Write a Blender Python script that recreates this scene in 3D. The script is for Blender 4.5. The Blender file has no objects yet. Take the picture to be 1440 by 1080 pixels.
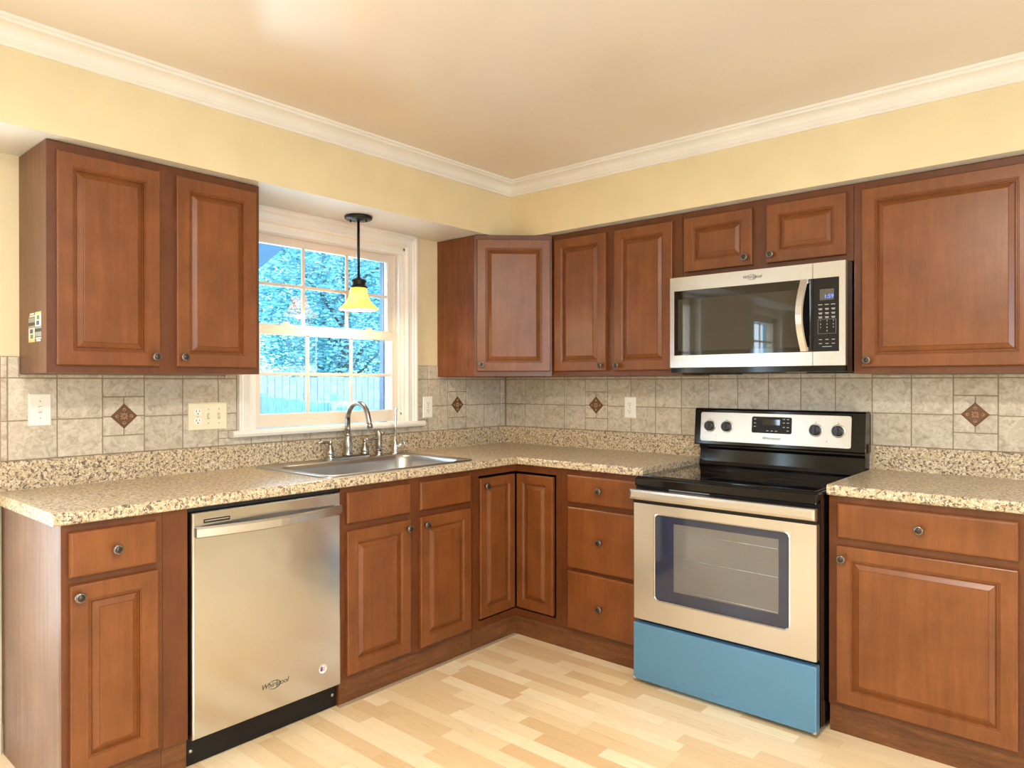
import bpy, bmesh, math, random
from math import sin, cos, pi, radians, atan2
from mathutils import Vector, Matrix

random.seed(7)
SC = bpy.context.scene
COL = SC.collection

# ------------------------------------------------------------------ camera
cam_d = bpy.data.cameras.new('camera')
cam = bpy.data.objects.new('camera', cam_d)
COL.objects.link(cam)
CAM_F = 992.2331
cam_d.sensor_fit = 'HORIZONTAL'
cam_d.sensor_width = 36.0
cam_d.lens = CAM_F / 1440.0 * 36.0
cam_d.clip_start = 0.05
cam_d.clip_end = 200
_y, _p, _r = radians(40.8645), radians(-0.1554), radians(-0.0551)
_fw = Vector((-sin(_y) * cos(_p), cos(_y) * cos(_p), sin(_p)))
_rt = Vector((cos(_y), sin(_y), 0))
_up = _rt.cross(_fw)
_r2 = _rt * cos(_r) + _up * sin(_r)
_u2 = _up * cos(_r) - _rt * sin(_r)
_m = Matrix((_r2, _u2, -_fw)).transposed().to_4x4()
_m.translation = Vector((2.9614, -3.3562, 1.2925))
cam.matrix_world = _m
SC.camera = cam

# ------------------------------------------------------------------ colour management
SC.view_settings.view_transform = 'Standard'
SC.view_settings.look = 'None'
SC.view_settings.gamma = 1.0
SC.view_settings.use_curve_mapping = False
SC.view_settings.exposure = 0.60
SC.cycles.use_denoising = True
SC.cycles.max_bounces = 10
SC.cycles.diffuse_bounces = 6
SC.cycles.glossy_bounces = 5
SC.cycles.transmission_bounces = 8
SC.cycles.transparent_max_bounces = 12
SC.cycles.sample_clamp_indirect = 6.0

# ------------------------------------------------------------------ world: bright cold daylight
W = bpy.data.worlds.new('daylight')
SC.world = W
W.use_nodes = True
_bg = W.node_tree.nodes['Background']
_bg.inputs[0].default_value = (0.20, 0.64, 1.0, 1)
_bg.inputs[1].default_value = 4.8

def area(name, loc, rot, sx, sy, power, col):
    d = bpy.data.lights.new(name, 'AREA'); d.shape = 'RECTANGLE'
    d.size = sx; d.size_y = sy; d.energy = power; d.color = col
    o = bpy.data.objects.new(name, d); COL.objects.link(o)
    o.location = loc; o.rotation_euler = rot
    return o
def point(name, loc, power, col, rad):
    d = bpy.data.lights.new(name, 'POINT'); d.energy = power; d.color = col; d.shadow_soft_size = rad
    o = bpy.data.objects.new(name, d); COL.objects.link(o); o.location = loc
    return o
area('daylight_side_door', (3.42, 0.20, 1.10), (-pi / 2, 0, 0), 0.36, 1.8, 9, (0.86, 0.93, 1.0))
# daylight coming in through the three openings behind the camera and the sink window
area('daylight_patio_door', (-0.20, -3.225, 1.15), (0, -pi / 2, 0), 1.7, 0.55, 34, (0.88, 0.93, 1.0))
area('daylight_dining_window', (-0.20, -5.15, 1.45), (0, -pi / 2, 0), 1.0, 0.8, 24, (0.86, 0.93, 1.0))
area('daylight_side_window', (5.22, -3.2, 1.40), (0, pi / 2, 0), 1.3, 1.7, 58, (0.90, 0.95, 1.0))
area('daylight_sink_window', (-0.28, -1.275, 1.55), (0, -pi / 2, 0), 0.75, 0.8, 9, (0.72, 0.88, 1.0))

# ------------------------------------------------------------------ material helpers
MAT = {}
def mk(name):
    m = bpy.data.materials.new(name); m.use_nodes = True
    nt = m.node_tree
    b = nt.nodes['Principled BSDF']
    MAT[name] = m
    return m, nt, b
def pset(b, col=None, rough=None, metal=None, spec=None, **k):
    if col is not None: b.inputs['Base Color'].default_value = (*col, 1)
    if rough is not None: b.inputs['Roughness'].default_value = rough
    if metal is not None: b.inputs['Metallic'].default_value = metal
    if spec is not None: b.inputs['Specular IOR Level'].default_value = spec
    for kk, v in k.items(): b.inputs[kk.replace('_', ' ')].default_value = v
def simple(name, col, rough=0.5, metal=0.0, spec=0.5, bump=None, **k):
    m, nt, b = mk(name); pset(b, col, rough, metal, spec, **k)
    # a faint procedural variation so that no surface is dead flat
    tc = nt.nodes.new('ShaderNodeTexCoord'); n = nt.nodes.new('ShaderNodeTexNoise')
    n.inputs['Scale'].default_value = 6
    nt.links.new(tc.outputs['Object'], n.inputs['Vector'])
    mx = ramp(nt, n.outputs['Fac'], [(0.3, tuple(c * 0.965 for c in col)), (0.7, tuple(min(1, c * 1.03) for c in col))])
    nt.links.new(mx, b.inputs['Base Color'])
    if bump:
        n2 = nt.nodes.new('ShaderNodeTexNoise'); n2.inputs['Scale'].default_value = bump[0]
        nt.links.new(tc.outputs['Object'], n2.inputs['Vector'])
        addbump(nt, b, n2.outputs['Fac'], bump[1])
    return m
def ramp(nt, fac, stops, interp='LINEAR'):
    r = nt.nodes.new('ShaderNodeValToRGB'); r.color_ramp.interpolation = interp
    e = r.color_ramp.elements
    while len(e) < len(stops): e.new(0.5)
    for el, (p, c) in zip(e, stops):
        el.position = p; el.color = (*c, 1)
    nt.links.new(fac, r.inputs['Fac'])
    return r.outputs['Color']
def addbump(nt, b, h, strength, dist=0.002):
    bp = nt.nodes.new('ShaderNodeBump'); bp.inputs['Strength'].default_value = strength
    bp.inputs['Distance'].default_value = dist
    nt.links.new(h, bp.inputs['Height']); nt.links.new(bp.outputs['Normal'], b.inputs['Normal'])
def mathn(nt, op, a, b=None, c=None):
    n = nt.nodes.new('ShaderNodeMath'); n.operation = op
    for i, v in enumerate((a, b, c)):
        if v is None: continue
        if isinstance(v, (int, float)): n.inputs[i].default_value = v
        else: nt.links.new(v, n.inputs[i])
    return n.outputs[0]
def mapping(nt, vec, scale=(1, 1, 1), loc=None):
    mp = nt.nodes.new('ShaderNodeMapping'); mp.inputs['Scale'].default_value = scale
    nt.links.new(vec, mp.inputs['Vector'])
    if loc is not None:
        if isinstance(loc, tuple): mp.inputs['Location'].default_value = loc
        else: nt.links.new(loc, mp.inputs['Location'])
    return mp.outputs['Vector']
def noise(nt, vec, scale, detail=4, rough=0.5, dist=0.0):
    n = nt.nodes.new('ShaderNodeTexNoise'); n.inputs['Scale'].default_value = scale
    n.inputs['Detail'].default_value = detail; n.inputs['Roughness'].default_value = rough
    n.inputs['Distortion'].default_value = dist
    nt.links.new(vec, n.inputs['Vector'])
    return n.outputs['Fac']
def mixc(nt, fac, a, b, mode='MIX'):
    n = nt.nodes.new('ShaderNodeMix'); n.data_type = 'RGBA'; n.blend_type = mode
    if isinstance(fac, (int, float)): n.inputs[0].default_value = fac
    else: nt.links.new(fac, n.inputs[0])
    for i, v in ((6, a), (7, b)):
        if isinstance(v, tuple): n.inputs[i].default_value = (*v, 1)
        else: nt.links.new(v, n.inputs[i])
    return n.outputs[2]
def objvec(nt, rnd=True):
    tc = nt.nodes.new('ShaderNodeTexCoord')
    if not rnd: return tc.outputs['Object']
    oi = nt.nodes.new('ShaderNodeObjectInfo')
    s = mathn(nt, 'MULTIPLY', oi.outputs['Random'], 37.0)
    cx = nt.nodes.new('ShaderNodeCombineXYZ'); nt.links.new(s, cx.inputs[0]); nt.links.new(s, cx.inputs[2])
    return mapping(nt, tc.outputs['Object'], loc=cx.outputs[0])

def wood(name, dark, mid, light, rough=0.34, grain=(14, 14, 1.1), contrast=1.0, coat=0.12):
    m, nt, b = mk(name)
    v = objvec(nt)
    g = noise(nt, mapping(nt, v, grain), 3.0, 6, 0.6, 0.6)
    blotch = noise(nt, v, 7.0, 5, 0.6)
    col = ramp(nt, g, [(0.25, dark), (0.5, mid), (0.78, light)])
    bl = ramp(nt, blotch, [(0.28, (0.78, 0.75, 0.72)), (0.72, (1.16, 1.15, 1.14))])
    col = mixc(nt, 1.0, col, bl, 'MULTIPLY')
    fine = noise(nt, mapping(nt, v, (grain[0] * 14, grain[1] * 14, grain[2] * 6)), 3.0, 2, 0.5)
    col = mixc(nt, 0.22 * contrast, col, ramp(nt, fine, [(0.3, (0.35, 0.30, 0.28)), (0.7, (1.0, 1.0, 1.0))]), 'MULTIPLY')
    nt.links.new(col, b.inputs['Base Color'])
    pset(b, rough=rough, spec=0.45); b.inputs['Coat Weight'].default_value = coat
    b.inputs['Coat Roughness'].default_value = 0.28
    addbump(nt, b, fine, 0.06, 0.001)
    return m
wood('maple_stain', (0.160, 0.048, 0.0110), (0.192, 0.060, 0.0140), (0.225, 0.073, 0.0180))
wood('maple_frame', (0.105, 0.029, 0.0075), (0.128, 0.036, 0.0092), (0.152, 0.045, 0.0120))
wood('side_veneer', (0.110, 0.036, 0.013), (0.185, 0.066, 0.025), (0.250, 0.098, 0.040), rough=0.42, grain=(16, 16, 0.7), contrast=2.6, coat=0.1)
wood('side_veneer_red', (0.115, 0.030, 0.009), (0.190, 0.058, 0.017), (0.270, 0.095, 0.030), rough=0.38, grain=(16, 16, 0.9), contrast=2.6, coat=0.1)
wood('end_veneer_daylit', (0.15, 0.070, 0.042), (0.215, 0.112, 0.074), (0.275, 0.16, 0.11), rough=0.38, grain=(18, 18, 0.7), contrast=1.6, coat=0.1)  # paler veneer: daylight sheen on the end panel put into its colour
wood('toe_wood', (0.085, 0.028, 0.009), (0.165, 0.060, 0.018), (0.235, 0.095, 0.030), rough=0.5, grain=(1.0, 1.0, 11), contrast=2.2, coat=0.05)

simple('wall_paint', (0.71, 0.605, 0.39), 0.55, spec=0.3, bump=(160, 0.08))
m, nt, b = mk('ceiling_paint')
v = objvec(nt, False)
nt.links.new(ramp(nt, noise(nt, v, 0.9, 2), [(0.30, (0.645, 0.545, 0.435)), (0.50, (0.685, 0.61, 0.515)), (0.7, (0.69, 0.63, 0.555))]), b.inputs['Base Color'])
pset(b, rough=0.26, spec=0.5)
addbump(nt, b, noise(nt, v, 30, 3), 0.08, 0.001)
simple('white_trim', (0.75, 0.725, 0.69), 0.32, spec=0.5)
simple('soffit_under', (0.66, 0.64, 0.60), 0.4)
simple('white_vinyl', (0.66, 0.60, 0.53), 0.35)

# tiles ---------------------------------------------------------
m, nt, b = mk('stone_tile')
v = objvec(nt, False)
geo = nt.nodes.new('ShaderNodeNewGeometry')
s = mathn(nt, 'MULTIPLY', geo.outputs['Random Per Island'], 91.0)
cx = nt.nodes.new('ShaderNodeCombineXYZ'); nt.links.new(s, cx.inputs[0]); nt.links.new(s, cx.inputs[1])
vv = mapping(nt, v, loc=cx.outputs[0])
n1 = noise(nt, vv, 24, 5, 0.62, 1.2)
n2 = noise(nt, vv, 70, 4, 0.6, 0.8)
col = ramp(nt, n1, [(0.30, (0.40, 0.335, 0.26)), (0.44, (0.52, 0.455, 0.37)), (0.56, (0.59, 0.53, 0.445)), (0.72, (0.65, 0.595, 0.51))])
col = mixc(nt, 0.55, col, ramp(nt, n2, [(0.36, (0.72, 0.68, 0.62)), (0.5, (1, 1, 1)), (0.7, (1.08, 1.08, 1.06))]), 'MULTIPLY')
tint = ramp(nt, geo.outputs['Random Per Island'], [(0, (0.93, 0.92, 0.90)), (1, (1.05, 1.04, 1.03))])
col = mixc(nt, 1.0, col, tint, 'MULTIPLY')
nt.links.new(col, b.inputs['Base Color']); pset(b, rough=0.38, spec=0.4)
addbump(nt, b, n1, 0.35, 0.003)
simple('grout', (0.30, 0.235, 0.165), 0.9, spec=0.1, bump=(300, 0.2))
simple('bronze_tile', (0.150, 0.070, 0.036), 0.42, metal=0.25)
simple('bronze_relief', (0.46, 0.29, 0.17), 0.36, metal=0.3)

# laminate ------------------------------------------------------
m, nt, b = mk('granite_laminate')
v = objvec(nt, False)
a1 = noise(nt, v, 95, 3, 0.6, 0.6)
a2 = noise(nt, mapping(nt, v, loc=(5, 3, 1)), 150, 3, 0.65, 0.4)
a3 = noise(nt, mapping(nt, v, loc=(1, 8, 4)), 60, 4, 0.6, 1.0)
col = ramp(nt, a3, [(0.35, (0.44, 0.325, 0.185)), (0.5, (0.59, 0.47, 0.30)), (0.66, (0.74, 0.64, 0.47))])
dk = ramp(nt, a1, [(0.0, (1, 1, 1)), (0.43, (1, 1, 1)), (0.46, (0, 0, 0))])
col = mixc(nt, dk, col, (0.125, 0.085, 0.062))
gy = ramp(nt, a2, [(0.0, (1, 1, 1)), (0.40, (1, 1, 1)), (0.44, (0, 0, 0))])
col = mixc(nt, gy, col, (0.27, 0.215, 0.175))
wh = ramp(nt, a2, [(0.60, (0, 0, 0)), (0.66, (1, 1, 1))])
col = mixc(nt, wh, col, (0.80, 0.74, 0.60))
nt.links.new(col, b.inputs['Base Color']); pset(b, rough=0.30, spec=0.5)
addbump(nt, b, a3, 0.12, 0.001)

# floor ---------------------------------------------------------
m, nt, b = mk('maple_floor')
v = objvec(nt, False)
sep = nt.nodes.new('ShaderNodeSeparateXYZ'); nt.links.new(v, sep.inputs[0])
RW, RL = 0.066, 0.36
yr = mathn(nt, 'DIVIDE', sep.outputs['Y'], RW)
row = mathn(nt, 'FLOOR', yr)
wn = nt.nodes.new('ShaderNodeTexWhiteNoise'); wn.noise_dimensions = '1D'; nt.links.new(row, wn.inputs['W'])
xr = mathn(nt, 'ADD', mathn(nt, 'DIVIDE', sep.outputs['X'], RL), mathn(nt, 'MULTIPLY', wn.outputs['Value'], 9.0))
cell = mathn(nt, 'FLOOR', xr)
cc = nt.nodes.new('ShaderNodeCombineXYZ'); nt.links.new(row, cc.inputs[0]); nt.links.new(cell, cc.inputs[1])
w2 = nt.nodes.new('ShaderNodeTexWhiteNoise'); w2.noise_dimensions = '2D'; nt.links.new(cc.outputs[0], w2.inputs['Vector'])
sh = nt.nodes.new('ShaderNodeVectorMath'); sh.operation = 'SCALE'; nt.links.new(w2.outputs['Color'], sh.inputs[0]); sh.inputs['Scale'].default_value = 20
gv = mapping(nt, v, (1.6, 17, 1), loc=sh.outputs[0])
g = noise(nt, gv, 3.2, 5, 0.62, 1.4)
base = ramp(nt, w2.outputs['Value'], [(0.0, (0.69, 0.485, 0.27)), (0.35, (0.77, 0.59, 0.36)), (0.7, (0.84, 0.68, 0.45)), (1.0, (0.89, 0.76, 0.54))])
col = mixc(nt, 0.6, base, ramp(nt, g, [(0.30, (0.80, 0.72, 0.62)), (0.48, (1, 1, 1)), (0.62, (0.93, 0.90, 0.86)), (0.8, (1.05, 1.05, 1.03))]), 'MULTIPLY')
fy = mathn(nt, 'FRACT', yr); fx = mathn(nt, 'FRACT', xr)
ey = mathn(nt, 'LESS_THAN', fy, 0.02); ex = mathn(nt, 'LESS_THAN', fx, 0.004)
seam = mathn(nt, 'MAXIMUM', ey, ex)
col = mixc(nt, mathn(nt, 'MULTIPLY', seam, 0.35), col, (0.40, 0.27, 0.14))
nt.links.new(col, b.inputs['Base Color']); pset(b, rough=0.30, spec=0.45)

# metals and plastics -------------------------------------------
def brushed(name, col, rough, sc=(2.5, 2.5, 700)):
    m, nt, b = mk(name); v = objvec(nt, False)
    n = noise(nt, mapping(nt, v, sc), 2.0, 3, 0.5)
    big = noise(nt, v, 3.0, 2, 0.5)
    nt.links.new(ramp(nt, n, [(0.3, tuple(c * 0.985 for c in col)), (0.7, col)]), b.inputs['Base Color'])
    r = nt.nodes.new('ShaderNodeMapRange'); nt.links.new(n, r.inputs['Value'])
    r.inputs['To Min'].default_value = rough - 0.008; r.inputs['To Max'].default_value = rough + 0.012
    nt.links.new(r.outputs[0], b.inputs['Roughness'])
    pset(b, metal=1.0)
    addbump(nt, b, big, 0.20, 0.02)
    return m
brushed('stainless', (0.66, 0.665, 0.675), 0.25)
brushed('stainless_vertical', (0.63, 0.635, 0.645), 0.19, (700, 700, 2.5))
brushed('sink_steel', (0.50, 0.50, 0.50), 0.33)
simple('satin_nickel', (0.40, 0.385, 0.37), 0.24, metal=1.0)
simple('chrome', (0.75, 0.76, 0.78), 0.09, metal=1.0)
simple('pewter', (0.24, 0.21, 0.19), 0.28, metal=0.9)
simple('pewter_dark', (0.055, 0.045, 0.040), 0.35, metal=0.7)
simple('black_enamel', (0.004, 0.004, 0.005), 0.09, spec=0.4)
simple('black_glass', (0.006, 0.005, 0.005), 0.04, spec=0.7)
simple('black_plastic', (0.010, 0.009, 0.009), 0.30, spec=0.25)
simple('black_matte', (0.012, 0.011, 0.011), 0.65)
simple('dark_bronze', (0.012, 0.010, 0.010), 0.38, metal=0.4)
simple('oven_frit', (0.020, 0.029, 0.058), 0.05, spec=0.7)
simple('oven_window_reflect', (0.13, 0.125, 0.12), 0.07, spec=0.75)  # lighter grey: reflection of floor and cabinets painted into the glass colour
simple('microwave_window', (0.045, 0.040, 0.031), 0.02, spec=0.45)
simple('rack_wire', (0.45, 0.45, 0.46), 0.3, metal=0.9)
simple('blue_film', (0.098, 0.248, 0.415), 0.34, metal=0.25, spec=0.5)
simple('knob_black', (0.020, 0.023, 0.028), 0.28)
simple('print_grey', (0.48, 0.46, 0.44), 0.5)
simple('print_dark', (0.055, 0.050, 0.045), 0.5)
simple('display_glass', (0.10, 0.095, 0.075), 0.2)
simple('white_plastic', (0.84, 0.81, 0.76), 0.3)
simple('almond_plastic', (0.78, 0.715, 0.53), 0.3)
simple('slot_dark', (0.02, 0.015, 0.012), 0.6)
simple('screw_metal', (0.50, 0.47, 0.42), 0.35, metal=0.8)
simple('transition_strip', (0.40, 0.31, 0.21), 0.5)
simple('sticker_white', (0.80, 0.80, 0.78), 0.4)
simple('sticker_blue', (0.06, 0.08, 0.22), 0.4)
simple('sticker_red', (0.50, 0.06, 0.05), 0.4)
simple('sticker_grey', (0.33, 0.36, 0.36), 0.4)
simple('sticker_yellow', (0.70, 0.62, 0.25), 0.4)
simple('sticker_green', (0.16, 0.26, 0.07), 0.4)
m, nt, b = mk('blue_digits'); pset(b, (0.02, 0.05, 0.2), 0.4)
b.inputs['Emission Color'].default_value = (0.08, 0.20, 1.0, 1); b.inputs['Emission Strength'].default_value = 1.6
m, nt, b = mk('lamp_glass'); pset(b, (1, 0.9, 0.7), 0.3)
b.inputs['Emission Color'].default_value = (1.0, 0.86, 0.66, 1); b.inputs['Emission Strength'].default_value = 6
m, nt, b = mk('bulb_glow'); pset(b, (1, 0.9, 0.7), 0.3)
b.inputs['Emission Color'].default_value = (1.0, 0.80, 0.50, 1); b.inputs['Emission Strength'].default_value = 30

# pane: mostly clear with a fresnel reflection
m, nt, b = mk('window_glass'); nt.nodes.remove(b)
out = nt.nodes['Material Output']
tr = nt.nodes.new('ShaderNodeBsdfTransparent'); tr.inputs[0].default_value = (0.96, 0.98, 0.99, 1)
gl = nt.nodes.new('ShaderNodeBsdfGlossy'); gl.inputs['Roughness'].default_value = 0.0
fr = nt.nodes.new('ShaderNodeFresnel'); fr.inputs['IOR'].default_value = 1.5
ms = nt.nodes.new('ShaderNodeMixShader')
nt.links.new(fr.outputs[0], ms.inputs[0]); nt.links.new(tr.outputs[0], ms.inputs[1]); nt.links.new(gl.outputs[0], ms.inputs[2])
nt.links.new(ms.outputs[0], out.inputs['Surface'])

# amber scavo glass of the pendant shade
m, nt, b = mk('amber_glass'); nt.nodes.remove(b)
out = nt.nodes['Material Output']
v = objvec(nt, False)
c = ramp(nt, noise(nt, v, 14, 3, 0.6, 0.5), [(0.3, (0.95, 0.60, 0.20)), (0.7, (1.0, 0.78, 0.36))])
t1 = nt.nodes.new('ShaderNodeBsdfTranslucent'); nt.links.new(c, t1.inputs[0])
t2 = nt.nodes.new('ShaderNodeBsdfDiffuse'); nt.links.new(c, t2.inputs[0])
t3 = nt.nodes.new('ShaderNodeBsdfGlossy'); t3.inputs['Roughness'].default_value = 0.15
s1 = nt.nodes.new('ShaderNodeMixShader'); s1.inputs[0].default_value = 0.30
s2 = nt.nodes.new('ShaderNodeMixShader'); s2.inputs[0].default_value = 0.05
nt.links.new(t1.outputs[0], s1.inputs[1]); nt.links.new(t2.outputs[0], s1.inputs[2])
nt.links.new(s1.outputs[0], s2.inputs[1]); nt.links.new(t3.outputs[0], s2.inputs[2])
nt.links.new(s2.outputs[0], out.inputs['Surface'])

# outdoors
simple('grass', (0.16, 0.22, 0.10), 0.9)
simple('siding', (0.10, 0.11, 0.15), 0.7)
wood('fence_board', (0.80, 0.38, 0.38), (0.90, 0.46, 0.45), (0.95, 0.56, 0.52), rough=0.8, coat=0.0)
wood('fence_board_near', (0.42, 0.38, 0.34), (0.55, 0.50, 0.45), (0.68, 0.62, 0.56), rough=0.8, coat=0.0)
simple('bark', (0.16, 0.13, 0.11), 0.9, bump=(20, 0.6))
for nm, c in (('leaf_a', (0.62, 0.74, 0.66)), ('leaf_b', (0.42, 0.56, 0.54)), ('leaf_c', (0.24, 0.38, 0.44))):
    m = simple(nm, c, 0.7)

# ------------------------------------------------------------------ mesh builder
class MB:
    def __init__(self):
        self.bm = bmesh.new()
    def add(self, verts, faces, mi=0, smooth=False):
        vs = [self.bm.verts.new(v) for v in verts]
        out = []
        for f in faces:
            try:
                fc = self.bm.faces.new([vs[i] for i in f]); fc.material_index = mi; fc.smooth = smooth
                out.append(fc)
            except ValueError:
                pass
        return vs, out
    def box(self, x0, x1, y0, y1, z0, z1, mi=0, bev=0.0, seg=2):
        if x1 < x0: x0, x1 = x1, x0
        if y1 < y0: y0, y1 = y1, y0
        if z1 < z0: z0, z1 = z1, z0
        vs, fs = self.add([(x0, y0, z0), (x1, y0, z0), (x1, y1, z0), (x0, y1, z0), (x0, y0, z1), (x1, y0, z1), (x1, y1, z1), (x0, y1, z1)],
                          [(0, 3, 2, 1), (4, 5, 6, 7), (0, 1, 5, 4), (1, 2, 6, 5), (2, 3, 7, 6), (3, 0, 4, 7)], mi)
        if bev > 0:
            es = list({e for f in fs for e in f.edges})
            r = bmesh.ops.bevel(self.bm, geom=es, offset=bev, segments=seg, profile=0.5, affect='EDGES', clamp_overlap=True)
            for f in r['faces']: f.material_index = mi
        return self
    def prism(self, poly, axis, a, b, mi=0, smooth=False, fa=None, fb=None):
        """poly of 2D points, extruded along axis from a to b.
        2D order: axis x -> (y,z); y -> (x,z); z -> (x,y). fa/fb give end coordinate per point."""
        def pt(p, t):
            return {'x': (t, p[0], p[1]), 'y': (p[0], t, p[1]), 'z': (p[0], p[1], t)}[axis]
        n = len(poly)
        va = [pt(p, fa(p) if fa else a) for p in poly]
        vb = [pt(p, fb(p) if fb else b) for p in poly]
        faces = [tuple(range(n)), tuple(range(2 * n - 1, n - 1, -1))]
        vs, fs = self.add(va + vb, faces, mi)
        vs2 = vs
        for i in range(n):
            j = (i + 1) % n
            f = self.bm.faces.new([vs2[i], vs2[i + n], vs2[j + n], vs2[j]]); f.material_index = mi; f.smooth = smooth
        return self
    def lathe(self, prof, c=(0, 0, 0), axis='z', n=24, mi=0, smooth=True, cap=True, sx=1.0, sy=1.0):
        """prof = [(r, h)...] revolved about axis through c."""
        rings = []
        for r, h in prof:
            ring = []
            for k in range(n):
                a = 2 * pi * k / n
                u, w = r * cos(a) * sx, r * sin(a) * sy
                p = {'z': (u, w, h), 'y': (u, h, w), 'x': (h, u, w)}[axis]
                ring.append(self.bm.verts.new((c[0] + p[0], c[1] + p[1], c[2] + p[2])))
            rings.append(ring)
        for A, B in zip(rings, rings[1:]):
            for k in range(n):
                f = self.bm.faces.new([A[k], A[(k + 1) % n], B[(k + 1) % n], B[k]]); f.material_index = mi; f.smooth = smooth
        if cap:
            for R in (rings[0], rings[-1]):
                if True:
                    f = self.bm.faces.new(R if R is rings[-1] else R[::-1]); f.material_index = mi
        return self
    def tube(self, pts, rad, n=10, mi=0, smooth=True, flat=None):
        """sweep a circle (or ellipse flat=(a,b)) along pts; rad scalar or list"""
        pts = [Vector(p) for p in pts]
        rings = []
        prev = None
        for i, p in enumerate(pts):
            t = (pts[min(i + 1, len(pts) - 1)] - pts[max(i - 1, 0)]).normalized()
            if prev is None:
                ref = Vector((0, 0, 1)) if abs(t.z) < 0.9 else Vector((1, 0, 0))
                u = t.cross(ref).normalized()
            else:
                u = (prev - t * prev.dot(t)).normalized()
            prev = u
            w = t.cross(u)
            r = rad[i] if isinstance(rad, (list, tuple)) else rad
            rings.append([self.bm.verts.new(p + u * (r * cos(2 * pi * k / n)) + w * (r * sin(2 * pi * k / n))) for k in range(n)])
        for A, B in zip(rings, rings[1:]):
            for k in range(n):
                f = self.bm.faces.new([A[k], A[(k + 1) % n], B[(k + 1) % n], B[k]]); f.material_index = mi; f.smooth = smooth
        for R in (rings[0], rings[-1]):
            f = self.bm.faces.new(R); f.material_index = mi
        return self
    def rings(self, loops, mi=0, cap_first=True, cap_last=True, smooth=False):
        """connect successive loops (lists of 3D points of equal length)"""
        R = [[self.bm.verts.new(p) for p in L] for L in loops]
        n = len(R[0])
        for A, B in zip(R, R[1:]):
            for k in range(n):
                f = self.bm.faces.new([A[k], A[(k + 1) % n], B[(k + 1) % n], B[k]]); f.material_index = mi; f.smooth = smooth
        if cap_first: f = self.bm.faces.new(R[0][::-1]); f.material_index = mi
        if cap_last: f = self.bm.faces.new(R[-1]); f.material_index = mi
        return self
    def xform(self, M):
        bmesh.ops.transform(self.bm, matrix=M, verts=self.bm.verts)
        return self
    def build(self, name, mats, parent=None):
        if isinstance(mats, str): mats = [mats]
        bmesh.ops.recalc_face_normals(self.bm, faces=self.bm.faces)
        me = bpy.data.meshes.new(name)
        self.bm.to_mesh(me); self.bm.free()
        for m_ in mats: me.materials.append(MAT[m_])
        o = bpy.data.objects.new(name, me); COL.objects.link(o)
        if parent is not None: o.parent = parent
        return o

def thing(name, label, cat, loc=(0, 0, 0), rz=0.0, group=None):
    o = bpy.data.objects.new(name, None); COL.objects.link(o)
    o.empty_display_size = 0.1
    o.location = loc; o.rotation_euler = (0, 0, rz)
    o['label'] = label; o['category'] = cat
    if group: o['group'] = group
    return o
def tag(o, label, cat, group=None):
    o['label'] = label; o['category'] = cat
    if group: o['group'] = group
    return o
def struct(o, label=None):
    o['kind'] = 'structure'
    if label: o['label'] = label
    return o
def sroot(name, loc=(0, 0, 0), rz=0.0, label=None):
    o = bpy.data.objects.new(name, None); COL.objects.link(o)
    o.location = loc; o.rotation_euler = (0, 0, rz); o['kind'] = 'structure'
    if label: o['label'] = label
    return o
def text(name, s, size, parent, loc, mat, rot=(pi / 2, 0, 0), shear=0.0, ext=0.0004, align='CENTER', sx=1.0, label=None, bold=0.0):
    cu = bpy.data.curves.new(name, 'FONT'); cu.body = s; cu.size = size; cu.shear = shear; cu.extrude = ext
    cu.align_x = align; cu.align_y = 'CENTER'; cu.offset = bold
    tmp = bpy.data.objects.new(name, cu); COL.objects.link(tmp)
    dg = bpy.context.evaluated_depsgraph_get()
    me = bpy.data.meshes.new_from_object(tmp.evaluated_get(dg))
    bpy.data.objects.remove(tmp); bpy.data.curves.remove(cu)
    me.materials.clear(); me.materials.append(MAT[mat])
    o = bpy.data.objects.new(name, me); COL.objects.link(o); o.parent = parent
    o.location = loc; o.rotation_euler = rot; o.scale = (sx, 1, 1)
    if label: o['label'] = label
    return o
def rrect(x0, x1, z0, z1, r, y, seg=5):
    pts = []
    for cx_, cz_, a0 in ((x1 - r, z0 + r, -pi / 2), (x1 - r, z1 - r, 0), (x0 + r, z1 - r, pi / 2), (x0 + r, z0 + r, pi)):
        for k in range(seg + 1):
            a = a0 + (pi / 2) * k / seg
            pts.append((cx_ + r * cos(a), y, cz_ + r * sin(a)))
    return pts
LW = pi / 2          # rotation of things standing on the window wall (local -y faces the room)

# ------------------------------------------------------------------ room shell
RX, RY = 5.1, -6.3   # room extents
ZC = 2.403           # ceiling
ZS = 2.094           # soffit underside
SD = 0.355           # soffit depth
WT = 0.16            # wall thickness
o = MB().box(-WT, RX + WT, RY - WT, WT, -0.06, 0).build('floor', 'maple_floor'); struct(o, 'pale maple strip laminate floor')
o = MB().box(-WT, RX + WT, RY - WT, WT, ZC, ZC + 0.08).build('ceiling', 'ceiling_paint'); struct(o, 'peach cream painted ceiling')

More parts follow.
